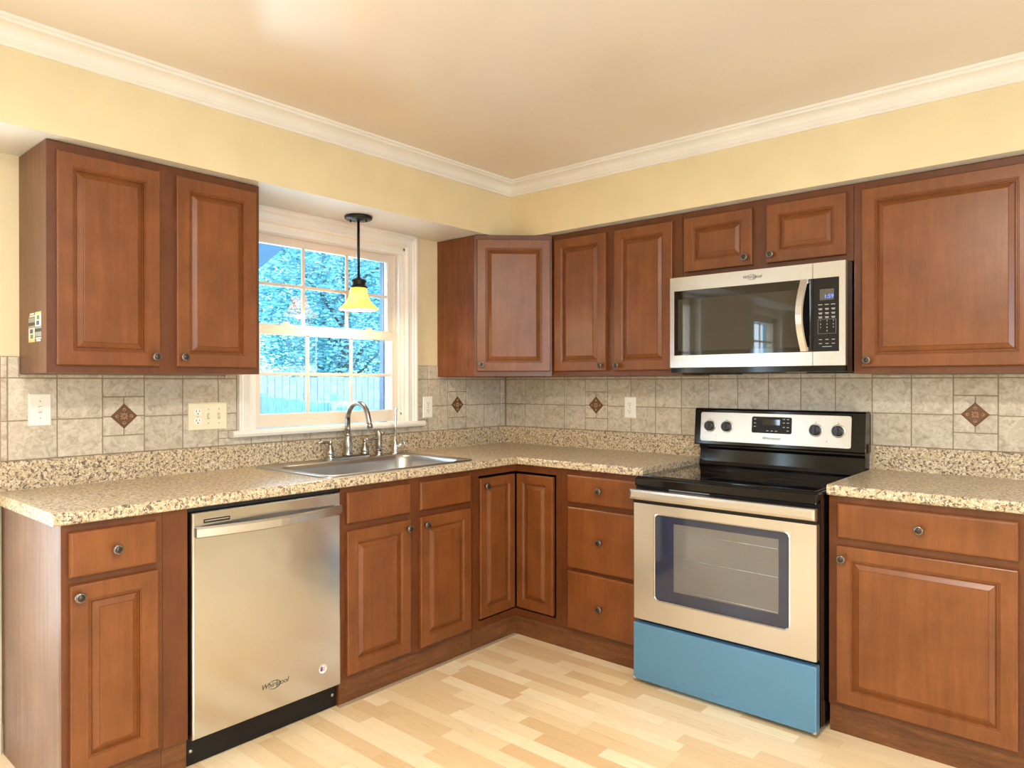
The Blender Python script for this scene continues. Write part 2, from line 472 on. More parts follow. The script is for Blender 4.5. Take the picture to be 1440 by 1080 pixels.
def wall_with_holes(name, fixed, t0, t1, axis, holes, mat='wall_paint', label=None):
    """wall slab perpendicular to `axis`, running t0..t1; holes = [(a,b,z0,z1)] sorted"""
    w = MB(); cur = t0
    def bx(a, b_, z0, z1):
        if b_ - a < 1e-5 or z1 - z0 < 1e-5: return
        if axis == 'x': w.box(fixed[0], fixed[1], a, b_, z0, z1)
        else: w.box(a, b_, fixed[0], fixed[1], z0, z1)
    for a, b_, z0, z1 in holes:
        bx(cur, a, 0, ZC); bx(a, b_, 0, z0); bx(a, b_, z1, ZC); cur = b_
    bx(cur, t1, 0, ZC)
    o = w.build(name, mat); struct(o, label); return o
WIN = (-1.725, -0.825, 1.05, 2.02)
wall_with_holes('wall_left', (-WT, 0), RY, 0, 'x', [(-5.55, -4.75, 0.9, 2.02), (-3.50, -2.95, 0.06, 2.06), WIN], label='cream painted wall with the sink window')
wall_with_holes('wall_back', (0, WT), -WT, RX + WT, 'y', [(3.22, 3.62, 0.06, 2.05)], label='cream painted wall behind the range')
wall_with_holes('wall_right', (RX, RX + WT), RY, 0, 'x', [(-4.0, -2.4, 0.75, 2.05)])
wall_with_holes('wall_front', (RY - WT, RY), -WT, RX + WT, 'y', [])

# soffit, L-shaped box over the upper cabinets
w = MB()
w.prism([(0, 0), (0, RY), (SD, RY), (SD, -SD), (RX, -SD), (RX, 0)], 'z', ZS, ZC - 0.001)
o = w.build('wall_soffit', ['wall_paint', 'soffit_under'])
for p in o.data.polygons:
    if p.normal.z < -0.5: p.material_index = 1
struct(o, 'yellow cream soffit above the cabinets')

# crown moulding
def crown_profile():
    d, h = 0.076, 0.074
    zb = ZC - h
    pr = [(0, zb), (0.010, zb), (0.013, zb + 0.004), (0.013, zb + 0.010), (0.018, zb + 0.013), (0.020, zb + 0.018)]
    for k in range(7):
        a = k / 6 * pi / 2
        pr.append((0.022 + 0.042 * (1 - cos(a)), zb + 0.020 + 0.034 * sin(a)))
    pr += [(0.067, ZC - 0.016), (0.067, ZC - 0.011), (0.074, ZC - 0.009), (0.076, ZC), (0, ZC)]
    return pr
cp = crown_profile()
w = MB()
w.prism([(SD + u, z) for u, z in cp], 'y', RY, 0, fa=lambda p: RY, fb=lambda p: -p[0])
o = w.build('trim_1', 'white_trim'); struct(o, 'white crown moulding on the window side')
w = MB()
w.prism([(-SD - u, z) for u, z in cp], 'x', 0, RX, fa=lambda p: -p[0], fb=lambda p: RX)
o = w.build('trim_2', 'white_trim'); struct(o, 'white crown moulding on the range side')
for i, (pl, ax, a, b_, sg) in enumerate(((RX, 'x', RY, -SD, -1), (RY, 'y', SD, RX, 1))):
    w = MB()
    if ax == 'x': w.prism([(pl - u, z) for u, z in cp], 'y', a, b_)
    else: w.prism([(pl + u, z) for u, z in cp], 'x', a, b_)
    struct(w.build('trim_%d' % (3 + i), 'white_trim'))
w = MB(); w.box(RX - 0.015, RX, RY, 0, 0, 0.10); struct(w.build('baseboard_right', 'white_trim'))
w = MB(); w.box(0, RX, RY, RY + 0.015, 0, 0.10); struct(w.build('baseboard_front', 'white_trim'))
w = MB(); w.box(0, 0.018, -2.716, -2.667, 0.12, 0.874, bev=0.002); struct(w.build('trim_5', 'white_trim'))
w = MB(); w.box(0, 0.018, -2.868, -2.667, 0, 0.12, bev=0.002); struct(w.build('baseboard_left', 'white_trim'))

# ------------------------------------------------------------------ sink window
def sash(parent, name, y0, y1, z0, z1, xf, th, stile, rb, rt, cols, mats='white_vinyl'):
    """one sash in the plane x = xf-th .. xf (world frame); returns the sash"""
    s_ = MB()
    s_.box(xf - th, xf, y0, y0 + stile, z0, z1, bev=0.003); s_.box(xf - th, xf, y1 - stile, y1, z0, z1, bev=0.003)
    s_.box(xf - th, xf, y0 + stile - 0.002, y1 - stile + 0.002, z0, z0 + rb, bev=0.003)
    s_.box(xf - th, xf, y0 + stile - 0.002, y1 - stile + 0.002, z1 - rt, z1, bev=0.003)
    so = s_.build(name, mats, parent)
    gy0, gy1, gz0, gz1 = y0 + stile, y1 - stile, z0 + rb, z1 - rt
    g_ = MB(); xc = xf - th * 0.5
    g_.box(xc - 0.002, xc + 0.002, gy0 - 0.004, gy1 + 0.004, gz0 - 0.004, gz1 + 0.004)
    g_.build('pane', 'window_glass', so)
    mz = MB()
    for k in range(1, cols):
        yc = gy0 + (gy1 - gy0) * k / cols
        mz.box(xc - 0.006, xc + 0.006, yc - 0.008, yc + 0.008, gz0, gz1, bev=0.002, seg=1)
    zc = (gz0 + gz1) / 2
    mz.box(xc - 0.0055, xc + 0.0055, gy0, gy1, zc - 0.008, zc + 0.008, bev=0.002, seg=1)
    mz.build('muntin', mats, so)
    return so
win = sroot('window_1', label='white double hung window with grilles above the sink')
y0, y1, z0, z1 = WIN
# casing: stepped flat profile around the opening
w = MB()
def casing_leg(w, ya, yb, za, zb):
    """ya = outer edge, yb = inner edge"""
    s_ = 1 if yb > ya else -1
    pr = [(0.0, 0), (0.026, 0), (0.026, 0.010), (0.021, 0.014), (0.017, 0.018), (0.019, 0.024), (0.015, 0.030), (0.013, 0.052), (0.017, 0.056), (0.017, 0.062), (0.010, 0.066), (0.0, 0.070)]
    w.prism([(x, ya + s_ * t) for x, t in pr], 'z', za, zb)
casing_leg(w, y0 - 0.07, y0, 1.08, ZS - 0.001)
casing_leg(w, y1 + 0.07, y1, 1.08, ZS - 0.001)
pr = [(0.0, 0), (0.026, 0), (0.026, 0.010), (0.021, 0.014), (0.017, 0.018), (0.019, 0.024), (0.015, 0.030), (0.013, 0.052), (0.017, 0.056), (0.017, 0.062), (0.010, 0.066), (0.0, 0.070)]
w.prism([(x, ZS - 0.001 - t) for x, t in pr], 'y', y0 - 0.07, y1 + 0.07,
        fa=lambda p: y0 - 0.07 + (ZS - 0.001 - p[1]), fb=lambda p: y1 + 0.07 - (ZS - 0.001 - p[1]))
w.build('casing', 'white_trim', win)
w = MB()      # stool with rounded nose and horns
w.prism([(-0.03, 1.05), (0.040, 1.05), (0.047, 1.054), (0.050, 1.065), (0.047, 1.076), (0.040, 1.080), (-0.03, 1.080)], 'y', y0, y1)
w.prism([(0.0, 1.05), (0.040, 1.05), (0.047, 1.054), (0.050, 1.065), (0.047, 1.076), (0.040, 1.080), (0.0, 1.080)], 'y', y0 - 0.108, y0)
w.prism([(0.0, 1.05), (0.040, 1.05), (0.047, 1.054), (0.050, 1.065), (0.047, 1.076), (0.040, 1.080), (0.0, 1.080)], 'y', y1, y1 + 0.108)
w.build('stool', 'white_trim', win)
w = MB()      # jambs, head and stops
w.box(-WT - 0.01, 0.0, y0, y0 + 0.012, 1.08, z1); w.box(-WT - 0.01, 0.0, y1 - 0.012, y1, 1.08, z1)
w.box(-WT - 0.01, 0.0, y0, y1, z1 - 0.012, z1); w.box(-WT - 0.01, -0.03, y0, y1, 1.05, 1.066)
for s_, yy in ((1, y0 + 0.012), (-1, y1 - 0.012)):
    w.box(-0.030, -0.014, yy, yy + s_ * 0.018, 1.08, z1 - 0.012)
    w.box(-0.076, -0.064, yy, yy + s_ * 0.012, 1.54, z1 - 0.012)
w.box(-0.068, -0.002, y0 + 0.010, y1 - 0.010, z1 - 0.034, z1 - 0.010)
w.build('jamb', 'white_trim', win)
lo = sash(win, 'lower_sash', y0 + 0.012, y1 - 0.012, 1.083, 1.562, -0.032, 0.032, 0.052, 0.062, 0.045, 3)
up = sash(win, 'upper_sash', y0 + 0.012, y1 - 0.012, 1.530, z1 - 0.014, -0.070, 0.030, 0.052, 0.040, 0.060, 3)
for yy in (-1.52, -1.03):
    w = MB(); w.box(-0.060, -0.034, yy - 0.028, yy + 0.028, 1.562, 1.568, bev=0.002)
    w.prism([(yy - 0.02, 1.568), (yy + 0.02, 1.568), (yy + 0.005, 1.582), (yy - 0.012, 1.579)], 'x', -0.055, -0.042)
    w.build('sash_lock', 'white_vinyl', lo)
w = MB()      # outside frame
w.box(-WT - 0.03, -WT, y0 - 0.06, y0 + 0.04, 1.0, 2.08); w.box(-WT - 0.03, -WT, y1 - 0.022, y1 + 0.06, 1.0, 2.08)
w.build('exterior_trim', 'siding', win)

# openings behind the camera, with real frames
def plain_window(name, x, yA, yB, zA, zB, cols, rows, side, label):
    r_ = sroot(name, label=label)
    w = MB(); d = 1 if side > 0 else -1
    xi = x
    cw = 0.08
    w.box(xi, xi + d * 0.022, yA - cw, yA, zA - (0 if zA < 0.1 else cw), zB + cw, bev=0.003)
    w.box(xi, xi + d * 0.022, yB, yB + cw, zA - (0 if zA < 0.1 else cw), zB + cw, bev=0.003)
    w.box(xi, xi + d * 0.022, yA, yB, zB, zB + cw, bev=0.003)
    if zA > 0.1: w.box(xi, xi + d * 0.04, yA - 0.0, yB, zA - 0.04, zA, bev=0.003)
    w.build('casing', 'white_trim', r_)
    w = MB(); xa, xb = xi - d * 0.10, xi - d * 0.06
    w.box(xa, xb, yA, yA + 0.06, zA, zB); w.box(xa, xb, yB - 0.06, yB, zA, zB)
    w.box(xa, xb, yA, yB, zA, zA + 0.07); w.box(xa, xb, yA, yB, zB - 0.07, zB)
    w.box(xa, xb, yA, yB, (zA + zB) / 2 - 0.025, (zA + zB) / 2 + 0.025)
    for k in range(1, cols):
        yc = yA + (yB - yA) * k / cols; w.box(xa + d * 0.015, xb - d * 0.015, yc - 0.01, yc + 0.01, zA, zB)
    for k in range(1, rows):
        zc = zA + (zB - zA) * k / rows; w.box(xa + d * 0.015, xb - d * 0.015, yA, yB, zc - 0.01, zc + 0.01)
    w.build('sash', 'white_vinyl', r_)
plain_window('door_1', 0, -3.50, -2.95, 0.06, 2.06, 2, 4, 1, 'white patio door beyond the cabinets')
plain_window('window_2', 0, -5.55, -4.75, 0.9, 2.02, 2, 4, 1, 'white dining window')
dr = sroot('door_2', label='white glazed side door')
w = MB(); w.box(3.14, 3.22, -0.022, 0, 0, 2.13, bev=0.003); w.box(3.62, 3.70, -0.022, 0, 0, 2.13, bev=0.003); w.box(3.22, 3.62, -0.022, 0, 2.05, 2.13, bev=0.003); w.build('casing', 'white_trim', dr)
w = MB(); w.box(3.22, 3.26, 0.05, 0.09, 0.06, 2.05); w.box(3.58, 3.62, 0.05, 0.09, 0.06, 2.05); w.box(3.26, 3.58, 0.05, 0.09, 0.06, 0.20); w.box(3.26, 3.58, 0.05, 0.09, 1.97, 2.05); w.build('sash', 'white_vinyl', dr)
plain_window('window_3', RX, -4.0, -2.4, 0.75, 2.05, 4, 4, -1, 'wide white side window')

# ------------------------------------------------------------------ tile backsplash
TZ = [1.0165, 1.157, 1.309]
GAP = 0.0020
def tile(w, a, b_, z0, z1, wall, th=0.006):
    a += GAP; b_ -= GAP; z0 += GAP; z1 -= GAP
    if b_ - a < 0.004 or z1 - z0 < 0.004: return
    e = 0.0016
    lo_, hi = 0.002, th
    L0 = [(a, lo_, z0), (b_, lo_, z0), (b_, lo_, z1), (a, lo_, z1)]
    L1 = [(a, hi - e, z0), (b_, hi - e, z0), (b_, hi - e, z1), (a, hi - e, z1)]
    L2 = [(a + e, hi, z0 + e), (b_ - e, hi, z0 + e), (b_ - e, hi, z1 - e), (a + e, hi, z1 - e)]
    f = (lambda p: (p[1], p[0], p[2])) if wall == 'L' else (lambda p: (p[0], -p[1], p[2]))
    w.rings([[f(p) for p in L] for L in (L0, L1, L2)], cap_first=False)
def tiles(w, cols, wall, ztop, accents, skip=None):
    for a, b_ in cols:
        acc = any(abs(a - t) < 0.02 for t in accents)
        zt = ztop(a, b_)
        if acc:
            tile(w, a, b_, TZ[0], 1.086, wall)
            c_ = (a + b_) / 2
            for p, q in ((a, c_), (c_, b_)):
                tile(w, p, q, 1.086, 1.1605, wall); tile(w, p, q, 1.1605, 1.237, wall)
            tile(w, a, b_, 1.237, TZ[2], wall)
        else:
            for z_0, z_1 in ((TZ[0], TZ[1]), (TZ[1], TZ[2])):
                if skip and skip(a, b_, z_0, z_1): continue
                tile(w, a, b_, z_0, z_1, wall)
        if zt > TZ[2] + 0.006: tile(w, a, b_, TZ[2], zt, wall)
def accent(parent, c, wall):
    h, hz = 0.049, 0.049
    f = (lambda u, v_, d: (d, c + u, 1.1605 + v_)) if wall == 'L' else (lambda u, v_, d: (c + u, -d, 1.1605 + v_))
    w = MB()
    loops = []
    for k, d in ((1.0, 0.0055), (1.0, 0.0078), (0.95, 0.0088), (0.90, 0.0088), (0.87, 0.0080)):
        loops.append([f(h * k, 0, d), f(0, hz * k, d), f(-h * k, 0, d), f(0, -hz * k, d)])
    w.rings(loops, cap_first=True)
    t_ = w.build('accent_tile', 'bronze_tile', parent); t_['label'] = 'small bronze diamond tile with a flower relief'
    w = MB()
    def petal(ang, r0, r1, wd):
        ca, sa = cos(ang), sin(ang)
        pts = [(r0, 0), ((r0 + r1) / 2, wd), (r1, 0), ((r0 + r1) / 2, -wd)]
        P = [(u * ca - v_ * sa, u * sa + v_ * ca) for u, v_ in pts]
        cen = ((r0 + r1) / 2 * ca, (r0 + r1) / 2 * sa)
        w.rings([[f(u, v_, 0.0078) for u, v_ in P], [f(cen[0] + (u - cen[0]) * .5, cen[1] + (v_ - cen[1]) * .5, 0.0100) for u, v_ in P]], cap_first=False)
    for k in range(8): petal(k * pi / 4, 0.0020, 0.0195 if k % 2 else 0.0165, 0.0034)
    for k in range(4):
        a = k * pi / 2
        for s_ in (-1, 1):     # scrolls near each corner
            pts = []
            for j in range(9):
                t = j / 8 * 1.55 * pi
                rr = 0.0068 * (1 - 0.45 * j / 8)
                u = 0.0265 + rr * cos(pi - t) * 0.9; v_ = s_ * rr * sin(t) * 0.95
                pts.append(f(u * cos(a) - v_ * sin(a), u * sin(a) + v_ * cos(a), 0.0088))
            w.tube(pts, 0.0013, n=5)
        petal(a, 0.024, 0.036, 0.0016)
    w.build('flower_relief', 'bronze_relief', t_)
    return t_
# window wall
bl = thing('tile_backsplash', 'beige stone-look tile backsplash running under the window on the left wall', 'backsplash')
w = MB()
ys = [-0.05 - 0.1525 * k for k in range(18)]
cols = [(-0.05, -0.0065)] + [(ys[i + 1], ys[i]) for i in range(17)] + [(-2.664, ys[17])]
def ztopL(a, b_):
    c_ = (a + b_) / 2
    if -0.585 < c_ or -1.853 > c_ > -2.606: return 1.324
    return 1.385
wcols = []
for a, b_ in cols:      # split tiles where they meet the window casing / cabinets
    cuts = [a]
    for cpt in (-2.6075, -1.8515, -0.5835):
        if a + 0.012 < cpt < b_ - 0.012: cuts.append(cpt)
    cuts.append(b_); wcols.append(cuts)
for (a, b_), cuts in zip(cols, wcols):
    acc = abs(a - ys[15]) < 0.02 or abs(a - ys[3]) < 0.02
    la, lb = max(a, -1.836), min(b_, -0.714)
    inwin = lb - la > 0.002
    if not inwin:
        w2 = w
        if acc:
            c_ = (a + b_) / 2
            tile(w, a, b_, TZ[0], 1.086, 'L'); tile(w, a, b_, 1.237, TZ[2], 'L')
            for p, q in ((a, c_), (c_, b_)):
                tile(w, p, q, 1.086, 1.1605, 'L'); tile(w, p, q, 1.1605, 1.237, 'L')
        else:
            tile(w, a, b_, TZ[0], TZ[1], 'L'); tile(w, a, b_, TZ[1], TZ[2], 'L')
        for p, q in zip(cuts, cuts[1:]):
            tile(w, p, q, TZ[2], ztopL(p, q), 'L')
    else:
        tile(w, a, b_, TZ[0], 1.0495, 'L')
        if a < -1.836 + 0.0:      # piece left of the casing
            tile(w, a, -1.7965, 1.0810, TZ[1], 'L'); tile(w, a, -1.836, 1.0478, 1.0825, 'L')
            tile(w, a, -1.7965, TZ[1], TZ[2], 'L'); tile(w, a, -1.8515, TZ[2], 1.324, 'L'); tile(w, -1.8515, -1.7965, TZ[2], 1.385, 'L')
        if b_ > -0.714:
            tile(w, -0.7535, b_, 1.0810, TZ[1], 'L'); tile(w, -0.7135, b_, 1.0478, 1.0825, 'L')
            tile(w, -0.7535, b_, TZ[1], TZ[2], 'L'); tile(w, -0.7535, b_, TZ[2], 1.385, 'L')
w.build('tiles', 'stone_tile', bl)
w = MB()
w.box(0.0008, 0.0042, -2.664, -0.0005, 1.0165, 1.0495); w.box(0.0008, 0.0042, -2.664, -1.836, 1.0495, 1.309); w.box(0.0008, 0.0042, -0.713, -0.0005, 1.0495, 1.309)
w.box(0.0008, 0.0042, -1.836, -1.7955, 1.081, 1.309); w.box(0.0008, 0.0042, -0.7545, -0.713, 1.081, 1.309)
w.box(0.0008, 0.0042, -2.606, -1.853, 1.309, 1.3242); w.box(0.0008, 0.0042, -2.664, -2.608, 1.309, 1.385); w.box(0.0008, 0.0042, -1.851, -1.7955, 1.309, 1.385)
w.box(0.0008, 0.0042, -0.585, -0.0005, 1.309, 1.3242); w.box(0.0008, 0.0042, -0.7545, -0.587, 1.309, 1.385)
w.build('grout', 'grout', bl)
accent(bl, -2.2615, 'L'); accent(bl, -0.4315, 'L')
# range wall
br = thing('tile_backsplash', 'grey beige tile backsplash behind the range and right counter', 'backsplash')
w = MB()
xs = [0.0135 + 0.15165 * k for k in range(21)]
for i in range(20):
    a, b_ = xs[i], xs[i + 1]
    acc = i in (4, 16)
    cuts = [a] + [c_ for c_ in (1.3745, 2.1385, 2.767) if a + 0.012 < c_ < b_ - 0.012] + [b_]
    zb = TZ[0] if not (1.40 < (a + b_) / 2 < 2.1) else 0.88
    if acc:
        c_ = (a + b_) / 2
        tile(w, a, b_, TZ[0], 1.086, 'R'); tile(w, a, b_, 1.237, TZ[2], 'R')
        for p, q in ((a, c_), (c_, b_)):
            tile(w, p, q, 1.086, 1.1605, 'R'); tile(w, p, q, 1.1605, 1.237, 'R')
    else:
        tile(w, a, b_, TZ[0], TZ[1], 'R'); tile(w, a, b_, TZ[1], TZ[2], 'R')
    for p, q in zip(cuts, cuts[1:]):
        c_ = (p + q) / 2
        tile(w, p, q, TZ[2], 1.324 if (c_ < 1.372 or 2.1385 < c_ < 2.767) else 1.3325 if c_ < 2.14 else 1.385, 'R')
tile(w, xs[9] + 0.008, xs[13] + 0.1535, 0.90, TZ[0], 'R')
w.build('tiles', 'stone_tile', br)
w = MB()
w.box(0.0005, xs[20], -0.0042, -0.0008, 1.0165, 1.309); w.box(0.0005, 1.3735, -0.0042, -0.0008, 1.309, 1.3242); w.box(1.3735, 2.139, -0.0042, -0.0008, 1.309, 1.333); w.box(2.139, 2.767, -0.0042, -0.0008, 1.309, 1.3242)
w.box(2.767, xs[20], -0.0042, -0.0008, 1.309, 1.385); w.box(1.39, 2.126, -0.0042, -0.0008, 0.90, 1.0165)
w.build('grout', 'grout', br)
accent(br, (xs[4] + xs[5]) / 2, 'R'); accent(br, (xs[16] + xs[17]) / 2, 'R')

# ------------------------------------------------------------------ cabinet pieces (local frame: x right, -y front, z up)
def rect(x0, x1, z0, z1, i, y):
    return [(x0 + i, y, z0 + i), (x1 - i, y, z0 + i), (x1 - i, y, z1 - i), (x0 + i, y, z1 - i)]
def knob_mesh(parent, x, y, z, n=8):
    """turned knob, axis along -y, standing on plane y"""
    w = MB()
    w.lathe([(0.0060, 0.0), (0.0055, -0.010), (0.0075, -0.014), (0.0150, -0.017), (0.0158, -0.021), (0.0140, -0.0245), (0.0105, -0.0250)], (x, y, z), 'y', 20, 0)
    w.lathe([(0.0106, -0.0245), (0.0098, -0.0262), (0.0060, -0.0270), (0.0030, -0.0285)], (x, y, z), 'y', 16, 1)
    for k in range(12):
        a = 2 * pi * k / 12
        w.box(x + 0.0130 * cos(a) - 0.0011, x + 0.0130 * cos(a) + 0.0011, y - 0.0262, y - 0.0240, z + 0.0130 * sin(a) - 0.0011, z + 0.0130 * sin(a) + 0.0011)
    return w.build('knob', ['pewter', 'pewter_dark'], parent)
def door(parent, x0, x1, z0, z1, yf, knob=None, fr=0.050, th=0.020, name='door'):
    """raised-panel door whose back lies on plane yf"""
    w = MB()
    f = yf - th
    prof = [(0, yf), (0, f + 0.004), (0.0015, f + 0.0012), (0.004, f), (fr - 0.004, f), (fr - 0.002, f + 0.002), (fr, f + 0.002), (fr + 0.003, f + 0.0060),
            (fr + 0.005, f + 0.0060), (fr + 0.0065, f + 0.0135), (fr + 0.0085, f + 0.0135), (fr + 0.012, f + 0.0110), (fr + 0.028, f + 0.0035), (fr + 0.029, f + 0.0012), (fr + 0.030, f + 0.0010)]
    w.rings([rect(x0, x1, z0, z1, i, y) for i, y in prof])
    # mitre-free stile/rail joints: thin score lines
    d = w.build(name, 'maple_stain', parent)
    if knob: knob_mesh(d, knob[0], f, knob[1])
    return d
def drawer(parent, x0, x1, z0, z1, yf, knob=None, th=0.020, name='drawer'):
    w = MB(); f = yf - th
    w.rings([rect(x0, x1, z0, z1, i, y) for i, y in [(0, yf), (0, f + 0.006), (0.002, f + 0.003), (0.005, f + 0.001), (0.009, f)]])
    d = w.build(name, 'maple_stain', parent)
    if knob: knob_mesh(d, knob[0], f, knob[1])
    return d
def face_frame(parent, x0, x1, z0, z1, yf, th, openings):
    """plate with rectangular openings (x0,x1,z0,z1); built from stiles and rails"""
    w = MB()
    xs_ = sorted({x0, x1, *[v_ for o_ in openings for v_ in o_[:2]]})
    zs_ = sorted({z0, z1, *[v_ for o_ in openings for v_ in o_[2:]]})
    for a, b_ in zip(xs_, xs_[1:]):
        run = None
        for c_, d in zip(zs_, zs_[1:]):
            hole = any(o_[0] - 1e-6 <= a and b_ <= o_[1] + 1e-6 and o_[2] - 1e-6 <= c_ and d <= o_[3] + 1e-6 for o_ in openings)
            if hole:
                if run: w.box(a, b_, yf, yf + th, run[0], run[1]); run = None
            else: run = (run[0], d) if run else (c_, d)
        if run: w.box(a, b_, yf, yf + th, run[0], run[1])
    bmesh.ops.remove_doubles(w.bm, verts=w.bm.verts, dist=1e-5)
    return w.build('face_frame', 'maple_frame', parent)
def carcass(parent, x0, x1, z0, z1, yb, yf, t=0.014, mat='side_veneer', top=True):
    w = MB()
    w.box(x0, x0 + t, yf, yb, z0, z1); w.box(x1 - t, x1, yf, yb, z0, z1)
    w.box(x0 + t, x1 - t, yf, yb, z0, z0 + t)
    if top: w.box(x0 + t, x1 - t, yf, yb, z1 - t, z1)
    w.box(x0 + t, x1 - t, yb - 0.006, yb, z0 + t, z1 - t)
    return w.build('carcass', mat, parent)

ZU0, ZU1, UD = 1.325, 2.091, 0.296
FT = 0.019
# ---- upper cabinet on the window wall
u1 = thing('wall_cabinet', 'two-door brown wall cabinet left of the window', 'cabinet', (0.0, -2.606, ZU0), LW, 'upper cabinets')
H = ZU1 - ZU0
carcass(u1, 0, 0.753, 0, H, -0.001, -UD + FT)
face_frame(u1, 0, 0.753, 0, H, -UD, FT, [(0.040, 0.343, 0.04, H - 0.045), (0.425, 0.713, 0.04, H - 0.045)])
door(u1, 0.026, 0.356, 0.026, H - 0.031, -UD, (0.334, 0.060))
door(u1, 0.414, 0.733, 0.026, H - 0.031, -UD, (0.436, 0.062))
# warranty/energy stickers on the side
for i, (ya, yb, flip) in enumerate(((0.176, 0.110, 1), (0.244, 0.180, -1))):
    st = thing('sticker', ('small torn label sticker on the cabinet side, nearer the wall' if i == 0 else 'small torn label sticker on the cabinet side, nearer the front edge'), 'sticker', (0, -2.606, 1.48), 0, 'stickers on the left wall cabinet')
    z_ = [-0.050, 0.0, 0.03, 0.040] if flip > 0 else [0.050, 0.0, -0.03, -0.040]
    zo = -0.002
    def strip(a, b_, c_, d, mt, y_=-0.0006):
        return (a, b_, c_, d, mt, y_)
    w = MB()
    xa, xb = min(ya, yb), max(ya, yb)
    s_ = flip
    def bz(p, q, mi, xi0=0.0, xi1=0.0, dy=0.0):
        w.box(xa + xi0, xb - xi1, -0.0007 - dy, -0.0001, min(p, q) * 1.0, max(p, q) * 1.0, mi)
    bz(-s_ * 0.050, -s_ * 0.042, 4); bz(-s_ * 0.042, -s_ * 0.002, 0); bz(-s_ * 0.038, -s_ * 0.024, 5, 0.02, 0.016, 0.0002)
    bz(-s_ * 0.020, -s_ * 0.006, 1, 0.016, 0.018, 0.0002)
    bz(-s_ * 0.002, s_ * 0.006, 2); bz(s_ * 0.006, s_ * 0.017, 3); bz(s_ * 0.017, s_ * 0.033, 2)
    bz(s_ * 0.036, s_ * 0.041, 0, 0.008, 0.0); bz(s_ * 0.043, s_ * 0.049, 0, 0.014, 0.008)
    w.build('label_print', ['sticker_white', 'sticker_blue', 'sticker_grey', 'print_dark', 'sticker_yellow', 'sticker_green'], st)

# ---- diagonal corner upper
u2 = thing('wall_cabinet', 'diagonal corner brown wall cabinet with one door', 'cabinet', (0, 0, ZU0), 0, 'upper cabinets')
CA, CB = 0.585, 0.6005
w = MB()
foot = [(0.001, -0.001), (0.001, -CA), (UD - 0.004, -CA), (CB, -UD + 0.004), (CB, -0.001)]
w.prism([(p[0], p[1]) for p in foot], 'z', 0, H)
w.build('carcass', 'side_veneer_red', u2)
pA, pB = Vector((UD, -CA, 0)), Vector((CB, -UD, 0))
L = (pB - pA).length; ang = atan2(pB.y - pA.y, pB.x - pA.x)
ff = face_frame(u2, 0, L, 0, H, -0.012, 0.014, [(0.04, L - 0.04, 0.04, H - 0.045)])
MX = Matrix.Translation(pA) @ Matrix.Rotation(ang, 4, 'Z')
ff.data.transform(MX)
d_ = door(u2, 0.012, L - 0.008, 0.026, H - 0.026, -0.012, (0.036, 0.062))
d_.data.transform(MX)
for c_ in d_.children: c_.data.transform(MX)

# ---- uppers on the range wall
def upper(x0, x1, z0, label, doors):
    c_ = thing('wall_cabinet', label, 'cabinet', (x0, 0, z0), 0, 'upper cabinets')
    h_ = ZU1 - z0; wd = x1 - x0
    carcass(c_, 0, wd, 0, h_, -0.001, -UD + FT)
    face_frame(c_, 0, wd, 0, h_, -UD, FT, [(a - x0 + 0.014, b_ - x0 - 0.014, 0.035, h_ - 0.04) for a, b_, *_ in doors])
    for a, b_, k in doors:
        door(c_, a - x0, b_ - x0, 0.026, h_ - 0.031, -UD, (k[0] - x0, k[1] - z0))
    return c_
upper(0.603, 1.384, ZU0, 'two-door brown wall cabinet between the corner cabinet and the microwave', [(0.632, 0.963, (0.937, 1.378)), (1.012, 1.339, (1.036, 1.377))])
upper(1.386, 2.140, 1.782, 'short two-door brown wall cabinet above the microwave', [(1.400, 1.727, (1.700, 1.842)), (1.791, 2.116, (1.814, 1.842))])
upper(2.142, 2.766, ZU0, 'large single-door brown wall cabinet right of the microwave', [(2.173, 2.734, (2.197, 1.378))])

# ------------------------------------------------------------------ base cabinets
BF, ZB = 0.612, 0.875
TKX = 0.600
def toe(parent, x0, x1, y=-TKX):
    w = MB(); w.box(x0, x1, y, y + 0.016, 0.0, 0.108)
    return w.build('toe_kick', 'toe_wood', parent)
def base(loc, rz, wd, label, fronts, openings, veneer='side_veneer', top=True):
    c_ = thing('base_cabinet', label, 'cabinet', loc, rz, 'base cabinets')
    carcass(c_, 0, wd, 0.105, ZB, -0.001, -BF + FT, mat=veneer, top=top)
    face_frame(c_, 0, wd, 0.105, ZB, -BF, FT, openings)
    for fn in fronts: fn(c_)
    toe(c_, 0, wd)
    return c_
# left end cabinet: y -2.660 .. -2.3715
Y = -2.660
cA = base((0, Y, 0), LW, 0.2885, 'narrow brown base cabinet at the left end of the counter',
     [lambda c_: drawer(c_, 0.017, 0.267, 0.716, 0.850, -BF, (0.142, 0.784)),
      lambda c_: door(c_, 0.019, 0.270, 0.122, 0.694, -BF, (0.040, 0.660))],
     [(0.035, 0.255, 0.73, 0.84), (0.035, 0.255, 0.14, 0.68)], veneer='end_veneer_daylit')
w = MB(); w.box(0.0, 0.006, -BF + 0.001, -0.02, 0.0, 0.105); w.build('side_panel', 'end_veneer_daylit', cA)
fp = thing('filler_panel', 'plain brown filler strip left of the dishwasher', 'panel', (0, -2.3705, 0), LW)
w = MB(); w.box(0, 0.080, -BF, -BF + 0.019, 0.105, ZB); w.build('board', 'maple_frame', fp)
toe(fp, 0, 0.080)
